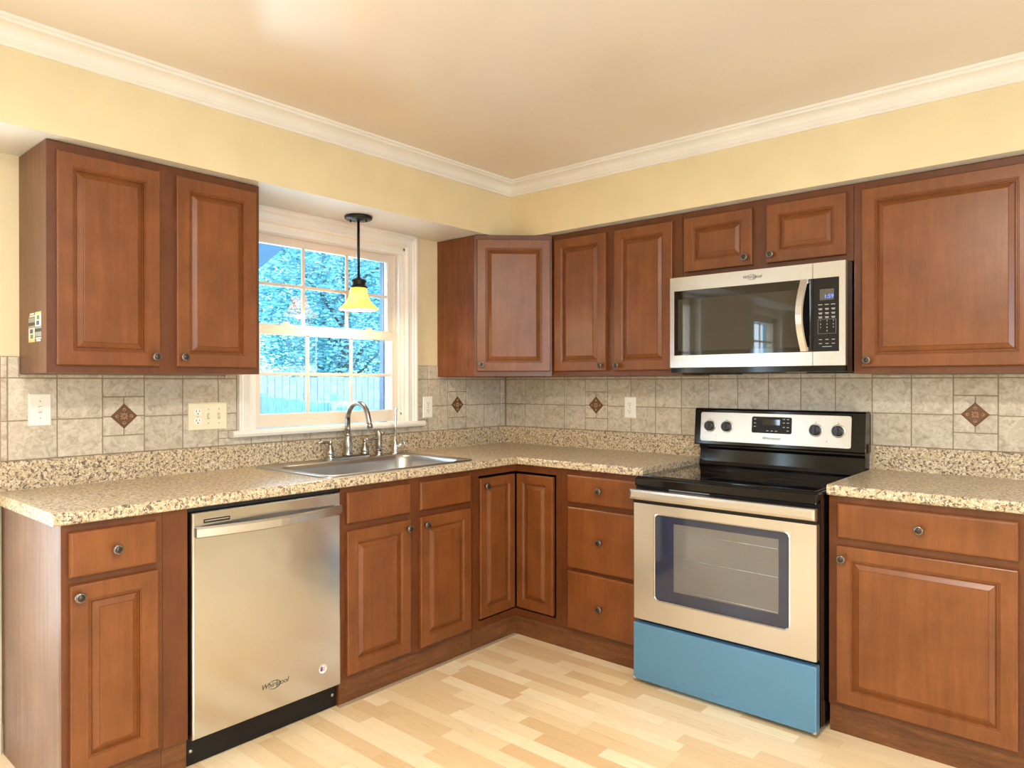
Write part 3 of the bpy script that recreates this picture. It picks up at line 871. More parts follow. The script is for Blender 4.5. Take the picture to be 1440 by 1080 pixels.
# sink base: y -1.686 .. -0.932
Y = -1.686
base((0, Y, 0), LW, 0.753, 'brown sink base cabinet with two doors and two false drawer fronts',
     [lambda c_: drawer(c_, 0.023, 0.355, 0.727, 0.853, -BF), lambda c_: drawer(c_, 0.411, 0.728, 0.727, 0.853, -BF),
      lambda c_: door(c_, 0.023, 0.355, 0.122, 0.698, -BF, (0.333, 0.662)), lambda c_: door(c_, 0.411, 0.728, 0.122, 0.698, -BF, (0.434, 0.663))],
     [(0.045, 0.34, 0.14, 0.68), (0.425, 0.71, 0.14, 0.68), (0.045, 0.34, 0.74, 0.84), (0.425, 0.71, 0.74, 0.84)], top=False)
# corner lazy-susan base
c3 = thing('base_cabinet', 'L-shaped corner brown base cabinet with bifold doors', 'cabinet', (0, 0, 0), 0, 'base cabinets')
w = MB()
E_ = 0.931; F_ = 0.905
w.prism([(0.001, -0.001), (0.001, -E_), (0.04, -E_), (0.04, -0.04), (F_, -0.04), (F_, -0.001)], 'z', 0.105, ZB)       # back
w.prism([(0.04, -E_), (BF - FT, -E_), (BF - FT, -E_ + 0.014), (0.04, -E_ + 0.014)], 'z', 0.105, ZB)
w.prism([(F_ - 0.014, -BF + FT), (F_, -BF + FT), (F_, -0.04), (F_ - 0.014, -0.04)], 'z', 0.105, ZB)
w.prism([(0.04, -E_ + 0.014), (BF - FT, -E_ + 0.014), (BF - FT, -BF + FT), (F_ - 0.014, -BF + FT), (F_ - 0.014, -0.04), (0.04, -0.04)], 'z', 0.105, 0.125)
w.build('carcass', 'slot_dark', c3)  # interior coloured near black, shade in the door gaps painted in
w = MB()
# frame: rails and stiles of both wings
w.box(BF - FT, BF, -E_, -0.889, 0.105, ZB); w.box(0.872, F_, -BF, -BF + FT, 0.105, ZB)
w.prism([(BF - FT, -0.889), (BF, -0.889), (BF, -BF), (0.872, -BF), (0.872, -BF + FT), (BF - FT, -BF + FT)], 'z', 0.838, ZB)
w.prism([(BF - FT, -0.889), (BF, -0.889), (BF, -BF), (0.872, -BF), (0.872, -BF + FT), (BF - FT, -BF + FT)], 'z', 0.105, 0.136)
w.build('face_frame', 'maple_frame', c3)
dL = door(c3, 0, 0.256, 0.146, 0.826, 0.0, (0.030, 0.788), fr=0.045)
ML = Matrix.Translation((BF - 0.012, -0.881, 0)) @ Matrix.Rotation(LW, 4, 'Z')
dL.data.transform(ML)
for c_ in dL.children: c_.data.transform(ML)
dR = door(c3, 0, 0.232, 0.146, 0.826, 0.0, None, fr=0.045)
dR.data.transform(Matrix.Translation((BF + 0.010, -BF + 0.012, 0)))
w = MB()
w.prism([(0.584, -E_), (TKX, -E_), (TKX, -TKX), (F_, -TKX), (F_, -0.584), (0.584, -0.584)], 'z', 0, 0.108)
w.build('toe_kick', 'toe_wood', c3)
# drawer base
X = 0.906
base((X, 0, 0), 0, 0.459, 'brown three-drawer base cabinet left of the range',
     [lambda c_: drawer(c_, 0.044, 0.442, 0.720, 0.850, -BF, (0.236, 0.789)),
      lambda c_: drawer(c_, 0.044, 0.442, 0.408, 0.698, -BF, (0.238, 0.553)),
      lambda c_: drawer(c_, 0.044, 0.442, 0.117, 0.392, -BF, (0.238, 0.246))],
     [(0.06, 0.42, 0.73, 0.84), (0.06, 0.42, 0.42, 0.69), (0.06, 0.42, 0.13, 0.38)])
# right base
X = 2.140
base((X, 0, 0), 0, 0.610, 'wide brown base cabinet with one drawer and one door right of the range',
     [lambda c_: drawer(c_, 0.031, 0.574, 0.722, 0.849, -BF, (0.300, 0.788)),
      lambda c_: door(c_, 0.029, 0.574, 0.120, 0.695, -BF, (0.052, 0.650))],
     [(0.05, 0.555, 0.73, 0.84), (0.05, 0.555, 0.14, 0.68)])
# floor transition strip along the kicks
w = MB(); w.prism([(TKX + 0.001, -1.690), (TKX + 0.022, -1.690), (TKX + 0.022, -TKX - 0.010), (TKX + 0.001, -TKX - 0.010)], 'z', 0, 0.005)
tag(w.build('floor_strip', 'transition_strip'), 'thin greyish strip on the floor along the sink cabinet kick', 'strip')

# ------------------------------------------------------------------ countertops
ZT, ZK = 0.914, 0.876
CD = 0.635
def nose(sign=1):
    """front profile from bottom to top, distance from wall"""
    pts = [(CD - 0.004, ZK), (CD, ZK + 0.004)]
    for k in range(6):
        a = k / 5 * pi / 2
        pts.append((CD - 0.010 + 0.010 * cos(a), ZT - 0.010 + 0.010 * sin(a)))
    return pts
ct = thing('countertop', 'L-shaped speckled tan laminate countertop holding the sink', 'countertop')
YL = -2.686
HOLE = (0.075, 0.575, -1.715, -0.925)   # x0,x1,y0,y1
def diag_prism(w, poly, ya, yb_fn=None, yb=None):
    w.prism(poly, 'y', ya, yb, fb=yb_fn)
w = MB()
full = [(0.0015, ZT), (0.0015, ZK)] + nose()
diag_prism(w, full, YL, yb=HOLE[2])
w.prism(full, 'y', HOLE[3], 0, fb=lambda p: -p[0] - 0.0004)
w.prism([(0.0015, ZT), (0.0015, ZK), (HOLE[0], ZK), (HOLE[0], ZT)], 'y', HOLE[2], HOLE[3])
w.prism([(HOLE[1], ZT), (HOLE[1], ZK)] + nose(), 'y', HOLE[2], HOLE[3])
bmesh.ops.remove_doubles(w.bm, verts=w.bm.verts, dist=1e-5)
w.build('counter_section', 'granite_laminate', ct)
w = MB()
fullR = [(-a, z) for a, z in full]
w.prism(fullR, 'x', 0, 1.366, fa=lambda p: -p[0] + 0.0004, fb=lambda p: 1.366)
w.build('counter_section', 'granite_laminate', ct)
w = MB(); w.prism([(0.0015, ZT - 0.001), (0.020, ZT - 0.001), (0.020, 1.013), (0.018, 1.016), (0.0015, 1.016)], 'y', YL, 0, fb=lambda p: -p[0])
w.build('splash_lip', 'granite_laminate', ct)
w = MB(); w.prism([(-0.0015, ZT - 0.001), (-0.020, ZT - 0.001), (-0.020, 1.013), (-0.018, 1.016), (-0.0015, 1.016)], 'x', 0, 1.340, fa=lambda p: -p[0])
w.build('splash_lip', 'granite_laminate', ct)
ct2 = thing('countertop', 'short speckled tan laminate countertop right of the range', 'countertop')
w = MB(); w.prism(fullR, 'x', 2.138, 2.79); w.build('counter_section', 'granite_laminate', ct2)
w = MB(); w.prism([(-0.0015, ZT - 0.001), (-0.020, ZT - 0.001), (-0.020, 1.013), (-0.018, 1.016), (-0.0015, 1.016)], 'x', 2.150, 2.79)
w.build('splash_lip', 'granite_laminate', ct2)

# ------------------------------------------------------------------ sink
def rr2(x0, x1, y0_, y1_, r, z, seg=6):
    return [(p[0], p[2], z) for p in rrect(x0, x1, y0_, y1_, r, 0, seg)]
sk = thing('kitchen_sink', 'stainless steel drop-in single bowl sink under the window', 'sink', (0, 0, ZT))
w = MB()
O = (0.040, 0.600, -1.745, -0.893)
Bn = (0.135, 0.565, -1.690, -0.948)
w.rings([rr2(*O, 0.045, 0.0002), rr2(O[0] + .001, O[1] - .001, O[2] + .001, O[3] - .001, 0.045, 0.005), rr2(O[0] + .006, O[1] - .006, O[2] + .006, O[3] - .006, 0.042, 0.0075),
         rr2(O[0] + .014, O[1] - .014, O[2] + .014, O[3] - .014, 0.040, 0.0045), rr2(Bn[0] - .004, Bn[1] + .004, Bn[2] - .004, Bn[3] + .004, 0.075, 0.0040),
         rr2(*Bn, 0.072, 0.000), rr2(Bn[0] + .006, Bn[1] - .006, Bn[2] + .006, Bn[3] - .006, 0.070, -0.02), rr2(Bn[0] + .014, Bn[1] - .014, Bn[2] + .014, Bn[3] - .014, 0.065, -0.17),
         rr2(Bn[0] + .03, Bn[1] - .03, Bn[2] + .03, Bn[3] - .03, 0.05, -0.192), rr2(Bn[0] + .08, Bn[1] - .08, Bn[2] + .08, Bn[3] - .08, 0.03, -0.196)], cap_first=False, smooth=True)
o = w.build('basin', 'sink_steel', sk)
w = MB(); w.lathe([(0.045, 0.0), (0.044, 0.003), (0.034, 0.002), (0.030, -0.004), (0.0, -0.004)][:-1], (0.34, -1.30, -0.1955), 'z', 24)
w.build('drain', 'chrome', sk)
text('maker_mark', 'elkay', 0.016, sk, (0.1455, -1.40, -0.055), 'print_grey', rot=(pi / 2, 0, pi / 2), ext=0.0003)

# ------------------------------------------------------------------ faucet set
FX = 0.088
ZF = 0.0045
fc = thing('kitchen_faucet', 'brushed nickel gooseneck faucet with two lever handles behind the sink', 'faucet', (FX, -1.266, ZT))
w = MB()
w.rings([rr2(-0.026, 0.026, -0.130, 0.130, 0.025, ZF), rr2(-0.026, 0.026, -0.130, 0.130, 0.025, ZF + 0.010), rr2(-0.020, 0.020, -0.124, 0.124, 0.019, ZF + 0.016)])
w.build('deck_plate', 'satin_nickel', fc)
w = MB()
w.lathe([(0.024, 0.015), (0.0245, 0.020), (0.022, 0.026), (0.0205, 0.035), (0.0225, 0.055), (0.022, 0.075), (0.0175, 0.100), (0.0150, 0.112), (0.0165, 0.116), (0.0165, 0.120), (0.0140, 0.124)], (0, 0, ZF), 'z', 20)
pts = [(0, 0, 0.12), (0, 0, 0.20)]
# spout arcs out over the bowl
R_ = 0.078; di = Vector((1.0, 0.02, 0)).normalized()
for k in range(0, 17):
    a = pi - k / 16 * radians(166)
    c_ = di * (R_ + R_ * cos(a)); pts.append((c_.x, c_.y, 0.200 + R_ * sin(a)))
pts.append((0.163, 0.003, 0.190)); pts.append((0.168, 0.003, 0.172))
w.tube(pts, [0.0125] * (len(pts) - 1) + [0.0115], n=14)
e_ = Vector(pts[-1]); t_ = (e_ - Vector(pts[-2])).normalized()
w.tube([e_ - t_ * 0.008, e_ - t_ * 0.006, e_ + t_ * 0.012], [0.0115, 0.0142, 0.0135], n=14)
w.build('spout', 'satin_nickel', fc)
for dy, s_ in ((-0.102, -1), (0.102, 1)):
    w = MB()
    w.lathe([(0.0225, 0.015), (0.023, 0.021), (0.0195, 0.024), (0.021, 0.028), (0.0215, 0.036), (0.0160, 0.052), (0.0105, 0.066), (0.0085, 0.072), (0.0105, 0.078), (0.0115, 0.084), (0.0095, 0.090), (0.004, 0.094)], (0, dy, ZF), 'z', 18)
    w.tube([(0, dy, 0.088), (0.002, dy + s_ * 0.020, 0.091), (0.003, dy + s_ * 0.045, 0.092), (0.004, dy + s_ * 0.074, 0.093)], [0.006, 0.0068, 0.0072, 0.0050], n=10)
    w.build('handle', 'satin_nickel', fc)
sp = thing('side_sprayer', 'brushed nickel side sprayer just right of the faucet', 'sprayer', (0.088, -1.075, ZT))
w = MB()
w.lathe([(0.021, 0.0), (0.022, 0.004), (0.018, 0.010), (0.0165, 0.016), (0.0185, 0.020), (0.0150, 0.024)], (0, 0, ZF), 'z', 18)
w.build('collar', 'satin_nickel', sp)
w = MB()
w.lathe([(0.0145, 0.024), (0.0175, 0.034), (0.0165, 0.060), (0.0165, 0.090), (0.0180, 0.106), (0.0175, 0.118), (0.0120, 0.126), (0.004, 0.128)], (0, 0, ZF), 'z', 18)
w.tube([(0.004, 0.0, 0.112), (0.020, 0.006, 0.120), (0.028, 0.009, 0.118)], [0.010, 0.0095, 0.0085], n=10)
w.build('spray_head', 'satin_nickel', sp)
ff_ = thing('filter_faucet', 'slim tall chrome filtered water tap at the right of the sink', 'faucet', (0.088, -0.968, ZT))
w = MB()
w.lathe([(0.018, 0.0), (0.0185, 0.006), (0.0165, 0.012), (0.0165, 0.040), (0.0125, 0.062), (0.0085, 0.074)], (0, 0, ZF), 'z', 18)
w.build('body', 'chrome', ff_)
w = MB()
pts = [(0, 0, 0.070), (0, 0, 0.15), (0.001, 0.002, 0.215), (0.003, 0.005, 0.235), (0.009, 0.011, 0.246), (0.016, 0.017, 0.240), (0.020, 0.021, 0.224), (0.020, 0.021, 0.208)]
w.tube(pts, [0.0082, 0.0072, 0.0056, 0.0050, 0.0046, 0.0046, 0.0046, 0.0052], n=10)
w.build('spout', 'chrome', ff_)
w = MB()
w.tube([(0.004, 0.006, 0.040), (0.026, 0.032, 0.058)], [0.010, 0.0095], n=10)
w.tube([(0.026, 0.032, 0.058), (0.032, 0.040, 0.062)], [0.013, 0.012], n=12)
w.tube([(0.010, 0.045, 0.084), (0.028, 0.034, 0.060), (0.046, 0.050, 0.044)], [0.0042, 0.0055, 0.0042], n=8)
w.build('lever', 'chrome', ff_)

# ------------------------------------------------------------------ dishwasher
dw = thing('dishwasher', 'stainless steel dishwasher left of the sink cabinet', 'dishwasher', (0, -2.289, 0), LW)
DWW = 0.600
w = MB()
w.box(0.002, DWW - 0.002, -0.590, -0.02, 0.10, 0.868)
w.box(0.002, DWW - 0.002, -0.610, -0.590, 0.860, 0.873)
w.build('tub', 'black_matte', dw)
w = MB()
w.rings([[(x, y, z) for x, y, z in L] for L in (rect(0.006, 0.592, 0.102, 0.858, 0, -0.590), rect(0.006, 0.592, 0.102, 0.858, 0, -0.628), rect(0.006, 0.592, 0.102, 0.858, 0.002, -0.631), rect(0.006, 0.592, 0.102, 0.858, 0.005, -0.632))])
dd = w.build('door', 'stainless_vertical', dw)
w = MB()      # bowed bar handle
n_ = 18
hx0, hx1 = 0.014, 0.588
fr_, bk_ = [], []
loops = []
for k in range(n_ + 1):
    t = k / n_; x = hx0 + (hx1 - hx0) * t
    bow = sin(pi * t)
    off = 0.632 + 0.010 + 0.040 * bow
    zc = 0.793
    loops.append([(x, -off, zc - 0.019), (x, -off - 0.006, zc - 0.014), (x, -off - 0.007, zc + 0.012), (x, -off - 0.001, zc + 0.019), (x, -off + 0.008, zc + 0.017), (x, -off + 0.008, zc - 0.017)])
w.rings(loops, smooth=False)
w.box(hx0, hx0 + 0.020, -0.643, -0.630, 0.775, 0.811, bev=0.002); w.box(hx1 - 0.020, hx1, -0.643, -0.630, 0.775, 0.811, bev=0.002)
w.build('handle', 'stainless', dd)
w = MB(); w.box(0.044, 0.137, -0.6326, -0.6300, 0.8185, 0.8345, 1); w.box(0.040, 0.141, -0.6335, -0.6318, 0.8335, 0.8375, 0); w.box(0.040, 0.141, -0.6335, -0.6318, 0.8155, 0.8195, 0)
w.box(0.048, 0.133, -0.6333, -0.6322, 0.8255, 0.8285, 0)
w.build('vent', ['stainless', 'slot_dark'], dd)
w = MB(); w.box(0.000, 0.600, -0.588, -0.570, 0.003, 0.100); w.build('kick_plate', 'black_plastic', dw)
for x_ in (0.018, 0.582):
    w = MB(); w.lathe([(0.006, -0.5882), (0.006, -0.5905), (0.003, -0.5912)], (x_, 0, 0.05), 'y', 12); w.build('screw', 'screw_metal', dw)
def logo(parent, x, y, z, size, mat):
    text('logo', 'Whirlpool', size, parent, (x, y, z), mat, shear=0.25, ext=0.0003, label='dark brand lettering with a swoosh')
    w = MB()
    pts = []
    for k in range(25):
        a = radians(-150 + 300 * k / 24)
        pts.append((x - size * 0.1 + size * 1.3 * cos(a) * 0.75, y, z - size * 0.06 + size * 0.55 * sin(a)))
    w.tube(pts, [size * 0.02 + size * 0.035 * sin(pi * k / 24) for k in range(25)], n=5)
    w.build('logo_swoosh', mat, parent)
logo(dd, 0.306, -0.6325, 0.196, 0.026, 'print_dark')
w = MB(); w.lathe([(0.0175, 0), (0.0175, -0.0004)], (0.510, -0.632, 0.188), 'y', 28, 0)
for k in range(9):
    a = radians(20 + 140 * k / 8); w.box(0.510 + 0.0145 * cos(a) - 0.0014, 0.510 + 0.0145 * cos(a) + 0.0014, -0.6328, -0.6323, 0.188 + 0.0145 * sin(a) - 0.0014, 0.188 + 0.0145 * sin(a) + 0.0014, 2)
for k in range(3): w.box(0.506, 0.520, -0.6328, -0.6323, 0.192 - k * 0.0055, 0.1945 - k * 0.0055, 2)
w.prism([(0.497, 0.182), (0.504, 0.179), (0.509, 0.184), (0.507, 0.196), (0.502, 0.199), (0.499, 0.192)], 'y', -0.6329, -0.6323, 1)
w.build('label_print', ['sticker_white', 'sticker_blue', 'sticker_red'], thing('sticker', 'round red, white and blue flag sticker on the dishwasher door', 'sticker', (0, 0, 0)))
stk = [o_ for o_ in COL.objects if o_.name.startswith('sticker')][-1]
stk.location = dw.location; stk.rotation_euler = dw.rotation_euler

# ------------------------------------------------------------------ range
RG = thing('kitchen_range', 'stainless and black freestanding electric range with blue film on its drawer', 'range', (1.370, 0, 0))
Wd = 0.762
w = MB(); w.box(0.001, Wd - 0.001, -0.680, -0.03, 0.028, 0.872); w.build('body', 'black_enamel', RG)
w = MB()
w.box(0.0, Wd - 0.002, -0.700, -0.03, 0.858, 0.888, bev=0.006, seg=3)
w.box(0.002, Wd - 0.004, -0.713, -0.695, 0.846, 0.884, bev=0.006, seg=3)
w.build('cooktop_frame', 'black_enamel', RG)
w = MB(); w.box(0.020, Wd - 0.022, -0.672, -0.105, 0.8875, 0.8905, bev=0.001, seg=1); cg = w.build('cooktop_glass', 'black_glass', RG)
w = MB()
for bx_, by_, r_ in ((0.20, -0.52, 0.105), (0.20, -0.24, 0.075), (0.56, -0.52, 0.085), (0.56, -0.24, 0.105), (0.38, -0.20, 0.05)):
    for rr_ in (r_, r_ - 0.004):
        pass
    w.lathe([(r_, 0.0), (r_, 0.0002), (r_ - 0.0015, 0.0002), (r_ - 0.0015, 0.0)], (bx_, by_, 0.8905), 'z', 48, cap=False)
w.build('burner_ring', 'oven_frit', cg)
# vent trim and door
w = MB(); w.box(0.003, Wd - 0.003, -0.700, -0.675, 0.836, 0.848); w.box(0.16, 0.34, -0.7015, -0.699, 0.839, 0.843, 1)
w.build('vent_strip', ['black_plastic', 'rack_wire'], RG)
w = MB()      # oven door with rounded window opening
W0, W1, Z0, Z1 = 0.098, 0.666, 0.370, 0.739
XD0, XD1, ZD0, ZD1 = 0.001, 0.759, 0.278, 0.7785
yF, yB = -0.720, -0.684
n_s = 6
inner = rrect(W0, W1, Z0, Z1, 0.022, yF, n_s)
# outer loop with the same number of points, cast onto the rectangle
outer = []
for (x, y, z) in inner:
    cxm, czm = (W0 + W1) / 2, (Z0 + Z1) / 2
    u = (x - cxm) / ((W1 - W0) / 2); v_ = (z - czm) / ((Z1 - Z0) / 2)
    k_ = max(abs(u), abs(v_)); u /= k_; v_ /= k_
    outer.append((cxm + u * (XD1 - cxm if u > 0 else cxm - XD0), yF, czm + v_ * (ZD1 - czm if v_ > 0 else czm - ZD0)))
i2 = rrect(W0 + 0.004, W1 - 0.004, Z0 + 0.004, Z1 - 0.004, 0.019, yF - 0.003, n_s)
i3 = rrect(W0 + 0.007, W1 - 0.007, Z0 + 0.007, Z1 - 0.007, 0.017, yF + 0.001, n_s)
i4 = rrect(W0 + 0.007, W1 - 0.007, Z0 + 0.007, Z1 - 0.007, 0.017, yF + 0.010, n_s)
w.rings([[(x, yB, z) for x, y, z in outer], [(x, yF + 0.003, z) for x, y, z in outer], [(min(max(x, XD0 + .003), XD1 - .003), yF, min(max(z, ZD0 + .003), ZD1 - .003)) for x, y, z in outer], inner, i2, i3, i4], cap_last=False)
od = w.build('oven_door', 'stainless', RG)
w = MB(); L_ = rrect(W0 + 0.008, W1 - 0.008, Z0 + 0.008, Z1 - 0.008, 0.016, yF + 0.004, n_s); w.rings([[(x, yF + 0.012, z) for x, y, z in L_], L_]); gl_ = w.build('door_glass', 'oven_frit', od)
w = MB(); w.box(0.190, 0.622, yF + 0.0035, yF + 0.0045, 0.425, 0.705); w.build('viewing_window', 'oven_window_reflect', gl_)
w = MB()
for z_ in (0.668, 0.562): w.tube([(0.215, yF + 0.0034, z_ + 0.004), (0.618, yF + 0.0034, z_)], 0.0011, n=5)
for k in range(1): w.tube([(0.215, yF + 0.0034, 0.435), (0.618, yF + 0.0034, 0.430)], 0.0009, n=5)
w.build('oven_rack', 'rack_wire', gl_)
# handle: wide flat bar across the top of the door
w = MB()
w.rings([rect(-0.006, 0.764, 0.793, 0.838, 0, -0.724), rect(-0.006, 0.764, 0.793, 0.838, 0.0, -0.741), rect(-0.006, 0.764, 0.793, 0.838, 0.003, -0.747), rect(-0.006, 0.764, 0.793, 0.838, 0.012, -0.750)])
w.build('door_handle', 'stainless', od)
w = MB(); w.box(0.001, 0.761, -0.724, -0.684, 0.7785, 0.833); w.build('door_top', 'black_plastic', od)
w = MB()
w.rings([rect(0.001, 0.759, 0.020, 0.262, 0, -0.684), rect(0.001, 0.759, 0.020, 0.262, 0, -0.719), rect(0.001, 0.759, 0.020, 0.262, 0.004, -0.722)])
bd = w.build('storage_drawer', 'blue_film', RG); bd['label'] = 'drawer still covered in blue protective film'
w = MB(); w.prism([(0.001, 0.020), (0.001, 0.036), (0.016, 0.020)], 'y', -0.7228, -0.7215); w.build('film_tear', 'stainless', bd)
w = MB(); w.prism([(0.759, 0.020), (0.759, 0.034), (0.746, 0.020)], 'y', -0.7228, -0.7215); w.build('film_tear', 'stainless', bd)
w = MB()
for k in range(14):
    x_ = random.uniform(0.15, 0.5); z_ = random.uniform(0.03, 0.08); w.prism([(x_, z_), (x_ + random.uniform(.006, .02), z_ + .0005), (x_ + .003, z_ + .0015)], 'y', -0.7225, -0.7215, 1)
w.build('scuff_marks', ['stainless', 'sticker_blue'], bd)['kind'] = 'stuff'
for x_, y_ in ((0.06, -0.62), (0.70, -0.62), (0.06, -0.08), (0.70, -0.08)):
    w = MB(); w.lathe([(0.020, 0.0), (0.020, 0.010), (0.010, 0.012), (0.010, 0.030)], (x_, y_, 0), 'z', 12); w.build('foot', 'black_plastic', RG)
# backguard
w = MB()
w.prism([(-0.012, 0.870), (-0.104, 0.876), (-0.088, 0.905), (-0.080, 0.962), (-0.088, 0.975), (-0.088, 0.985), (-0.012, 0.985)], 'x', 0.0, 0.758, smooth=False)
w.prism([(-0.012, 0.984), (-0.105, 0.984), (-0.108, 0.990), (-0.092, 1.155), (-0.086, 1.163), (-0.040, 1.164), (-0.012, 1.150)], 'x', -0.020, 0.764)
bgd = w.build('backguard', 'black_enamel', RG)
TL = radians(-5.54)   # control face leans back
Pf = Matrix.Translation((0, -0.1078, 0.992)) @ Matrix.Rotation(TL, 4, 'X')
w = MB()
LL = [(x, 0.0, z) for x, y, z in rrect(0.012, 0.708, 0.012, 0.152, 0.010, 0)]
w.rings([LL, [(x, -0.0015, z) for x, y, z in LL]])
w.xform(Pf); cp_ = w.build('control_panel', 'stainless', bgd)
w = MB(); LL = [(x, -0.0015, z) for x, y, z in rrect(0.270, 0.455, 0.062, 0.138, 0.008, 0)]
w.rings([LL, [(x, -0.0028, z) for x, y, z in LL]]); w.xform(Pf); w.build('display', 'black_plastic', cp_)
w = MB(); w.box(0.322, 0.402, -0.0033, -0.0028, 0.100, 0.126); w.xform(Pf); w.build('clock_window', 'black_glass', cp_)
w = MB()
for (x_, z_) in ((0.285, 0.126), (0.285, 0.108), (0.285, 0.092), (0.42, 0.128), (0.438, 0.128), (0.42, 0.112), (0.438, 0.112), (0.42, 0.092), (0.438, 0.092), (0.438, 0.076), (0.345, 0.073), (0.365, 0.073), (0.385, 0.073)):
    w.box(x_ - 0.005, x_ + 0.005, -0.0031, -0.0028, z_ - 0.0015, z_ + 0.0015)
for x_ in (0.060, 0.147, 0.560, 0.655): w.box(x_ - 0.003, x_ + 0.003, -0.0018, -0.0015, 0.118, 0.122)
w.box(0.090, 0.094, -0.0018, -0.0015, 0.036, 0.040); w.box(0.606, 0.610, -0.0018, -0.0015, 0.036, 0.040)
w.xform(Pf); w.build('print_marks', 'print_grey', cp_)
for x_ in (0.060, 0.147, 0.560, 0.655):
    w = MB()
    w.lathe([(0.029, -0.0015), (0.029, -0.003), (0.026, -0.0035)], (x_, 0, 0.085), 'y', 28, 1)
    w.lathe([(0.0235, -0.003), (0.0240, -0.010), (0.0225, -0.020), (0.0200, -0.024), (0.017, -0.0245)], (x_, 0, 0.085), 'y', 28, 0)
    w.box(x_ - 0.0045, x_ + 0.0045, -0.030, -0.022, 0.065, 0.105, 0, bev=0.0015)
    w.xform(Pf); w.build('control_knob', ['knob_black', 'stainless'], cp_)
tx = text('logo', 'Whirlpool', 0.020, cp_, tuple(Pf @ Vector((0.362, -0.0018, 0.038))), 'print_dark', rot=(pi / 2 + TL, 0, 0), shear=0.25, label='dark brand lettering')

# ------------------------------------------------------------------ microwave
mw = thing('microwave_oven', 'stainless over-the-range microwave with black glass door', 'microwave', (1.374, 0, 1.334))
w = MB()
w.box(0.0, 0.764, -0.375, -0.0075, 0.0, 0.440)
w.box(0.004, 0.760, -0.396, -0.375, 0.0, 0.022)
w.build('housing', 'black_enamel', mw)
w = MB(); w.box(0.02, 0.20, -0.20, -0.05, -0.006, 0.0); w.box(0.55, 0.72, -0.20, -0.05, -0.004, 0.0); w.box(0.28, 0.48, -0.32, -0.25, -0.003, 0)
w.build('grease_filter', 'black_matte', mw)
def framed_plate(x0, x1, z0, z1, ix0, ix1, iz0, iz1, yb, yf, open_left=False, open_right=False):
    w = MB()
    w.box(x0, x1, yf, yb, z0, iz0); w.box(x0, x1, yf, yb, iz1, z1)
    if not open_left: w.box(x0, ix0, yf, yb, iz0, iz1)
    if not open_right: w.box(ix1, x1, yf, yb, iz0, iz1)
    bmesh.ops.remove_doubles(w.bm, verts=w.bm.verts, dist=1e-6)
    return w
w = framed_plate(0.0, 0.6385, 0.024, 0.438, 0.021, 0.6385, 0.080, 0.3755, -0.375, -0.400, open_right=True)
mdoor = w.build('door', 'stainless', mw)
w = MB(); w.box(0.018, 0.6385, -0.3985, -0.376, 0.077, 0.379); w.build('door_glass', 'black_glass', mdoor)
w = MB(); w.box(0.040, 0.590, -0.3992, -0.3985, 0.100, 0.336); w.build('viewing_window', 'microwave_window', mdoor)
w = MB()
n_ = 16; loops = []
for k in range(n_ + 1):
    t = k / n_; z_ = 0.082 + 0.292 * t; off = 0.401 + 0.012 + 0.034 * sin(pi * t)
    xs_ = 0.6095 - 0.010 * sin(pi * t)
    loops.append([(xs_ - 0.016, -off, z_), (xs_ - 0.012, -off - 0.006, z_), (xs_ + 0.012, -off - 0.006, z_), (xs_ + 0.016, -off, z_), (xs_ + 0.014, -off + 0.008, z_), (xs_ - 0.014, -off + 0.008, z_)])
w.rings(loops, smooth=False)
w.box(0.5935, 0.6255, -0.413, -0.3985, 0.082, 0.100, bev=0.002); w.box(0.5935, 0.6255, -0.413, -0.3985, 0.356, 0.374, bev=0.002)
w.build('handle', 'stainless', mdoor)
w = framed_plate(0.6405, 0.764, 0.024, 0.438, 0.6405, 0.740, 0.080, 0.3755, -0.375, -0.400, open_left=True)
mcp = w.build('control_column', 'stainless', mw)
w = MB(); w.box(0.6405, 0.743, -0.3985, -0.376, 0.077, 0.379); kp = w.build('keypad', 'black_plastic', mcp)
w = MB(); w.box(0.6665, 0.7205, -0.3992, -0.3985, 0.286, 0.330); dsp = w.build('display', 'display_glass', kp)
text('clock_digits', '1:59', 0.022, dsp, (0.701, -0.3994, 0.300), 'blue_digits', ext=0.0002)
w = MB()
for r_i, z_ in enumerate((0.268, 0.252, 0.235, 0.219)):
    for x_ in (0.669, 0.694, 0.718):
        w.box(x_ - (0.008 if r_i else 0.009), x_ + 0.007, -0.3988, -0.3984, z_ - 0.0012, z_ + 0.0012)
        if r_i in (1, 2, 3): w.box(x_ - 0.006, x_ + 0.006, -0.3988, -0.3984, z_ - 0.0052, z_ - 0.0030)
for z_ in (0.128, 0.112):
    for x_ in (0.669, 0.694, 0.718): w.box(x_ - 0.006, x_ + 0.006, -0.3988, -0.3984, z_ - 0.0012, z_ + 0.0012)
w.box(0.676, 0.712, -0.3988, -0.3984, 0.0985, 0.1005)
w.box(0.659, 0.728, -0.3986, -0.3984, 0.1515, 0.1520); w.box(0.659, 0.728, -0.3986, -0.3984, 0.2090, 0.2095)
w.box(0.659, 0.6595, -0.3986, -0.3984, 0.1515, 0.2095); w.box(0.7275, 0.728, -0.3986, -0.3984, 0.1515, 0.2095)
w.build('print_marks', 'print_grey', kp)
for i, ch in enumerate('1234567890'):
    r_i, c_i = divmod(i, 3)
    if ch == '0': c_i = 1
    text('number', ch, 0.009, kp, ((0.669, 0.694, 0.718)[c_i], -0.3986, 0.203 - r_i * 0.0135), 'print_grey', ext=0.0001)
logo(mdoor, 0.388, -0.4005, 0.408, 0.020, 'print_dark')

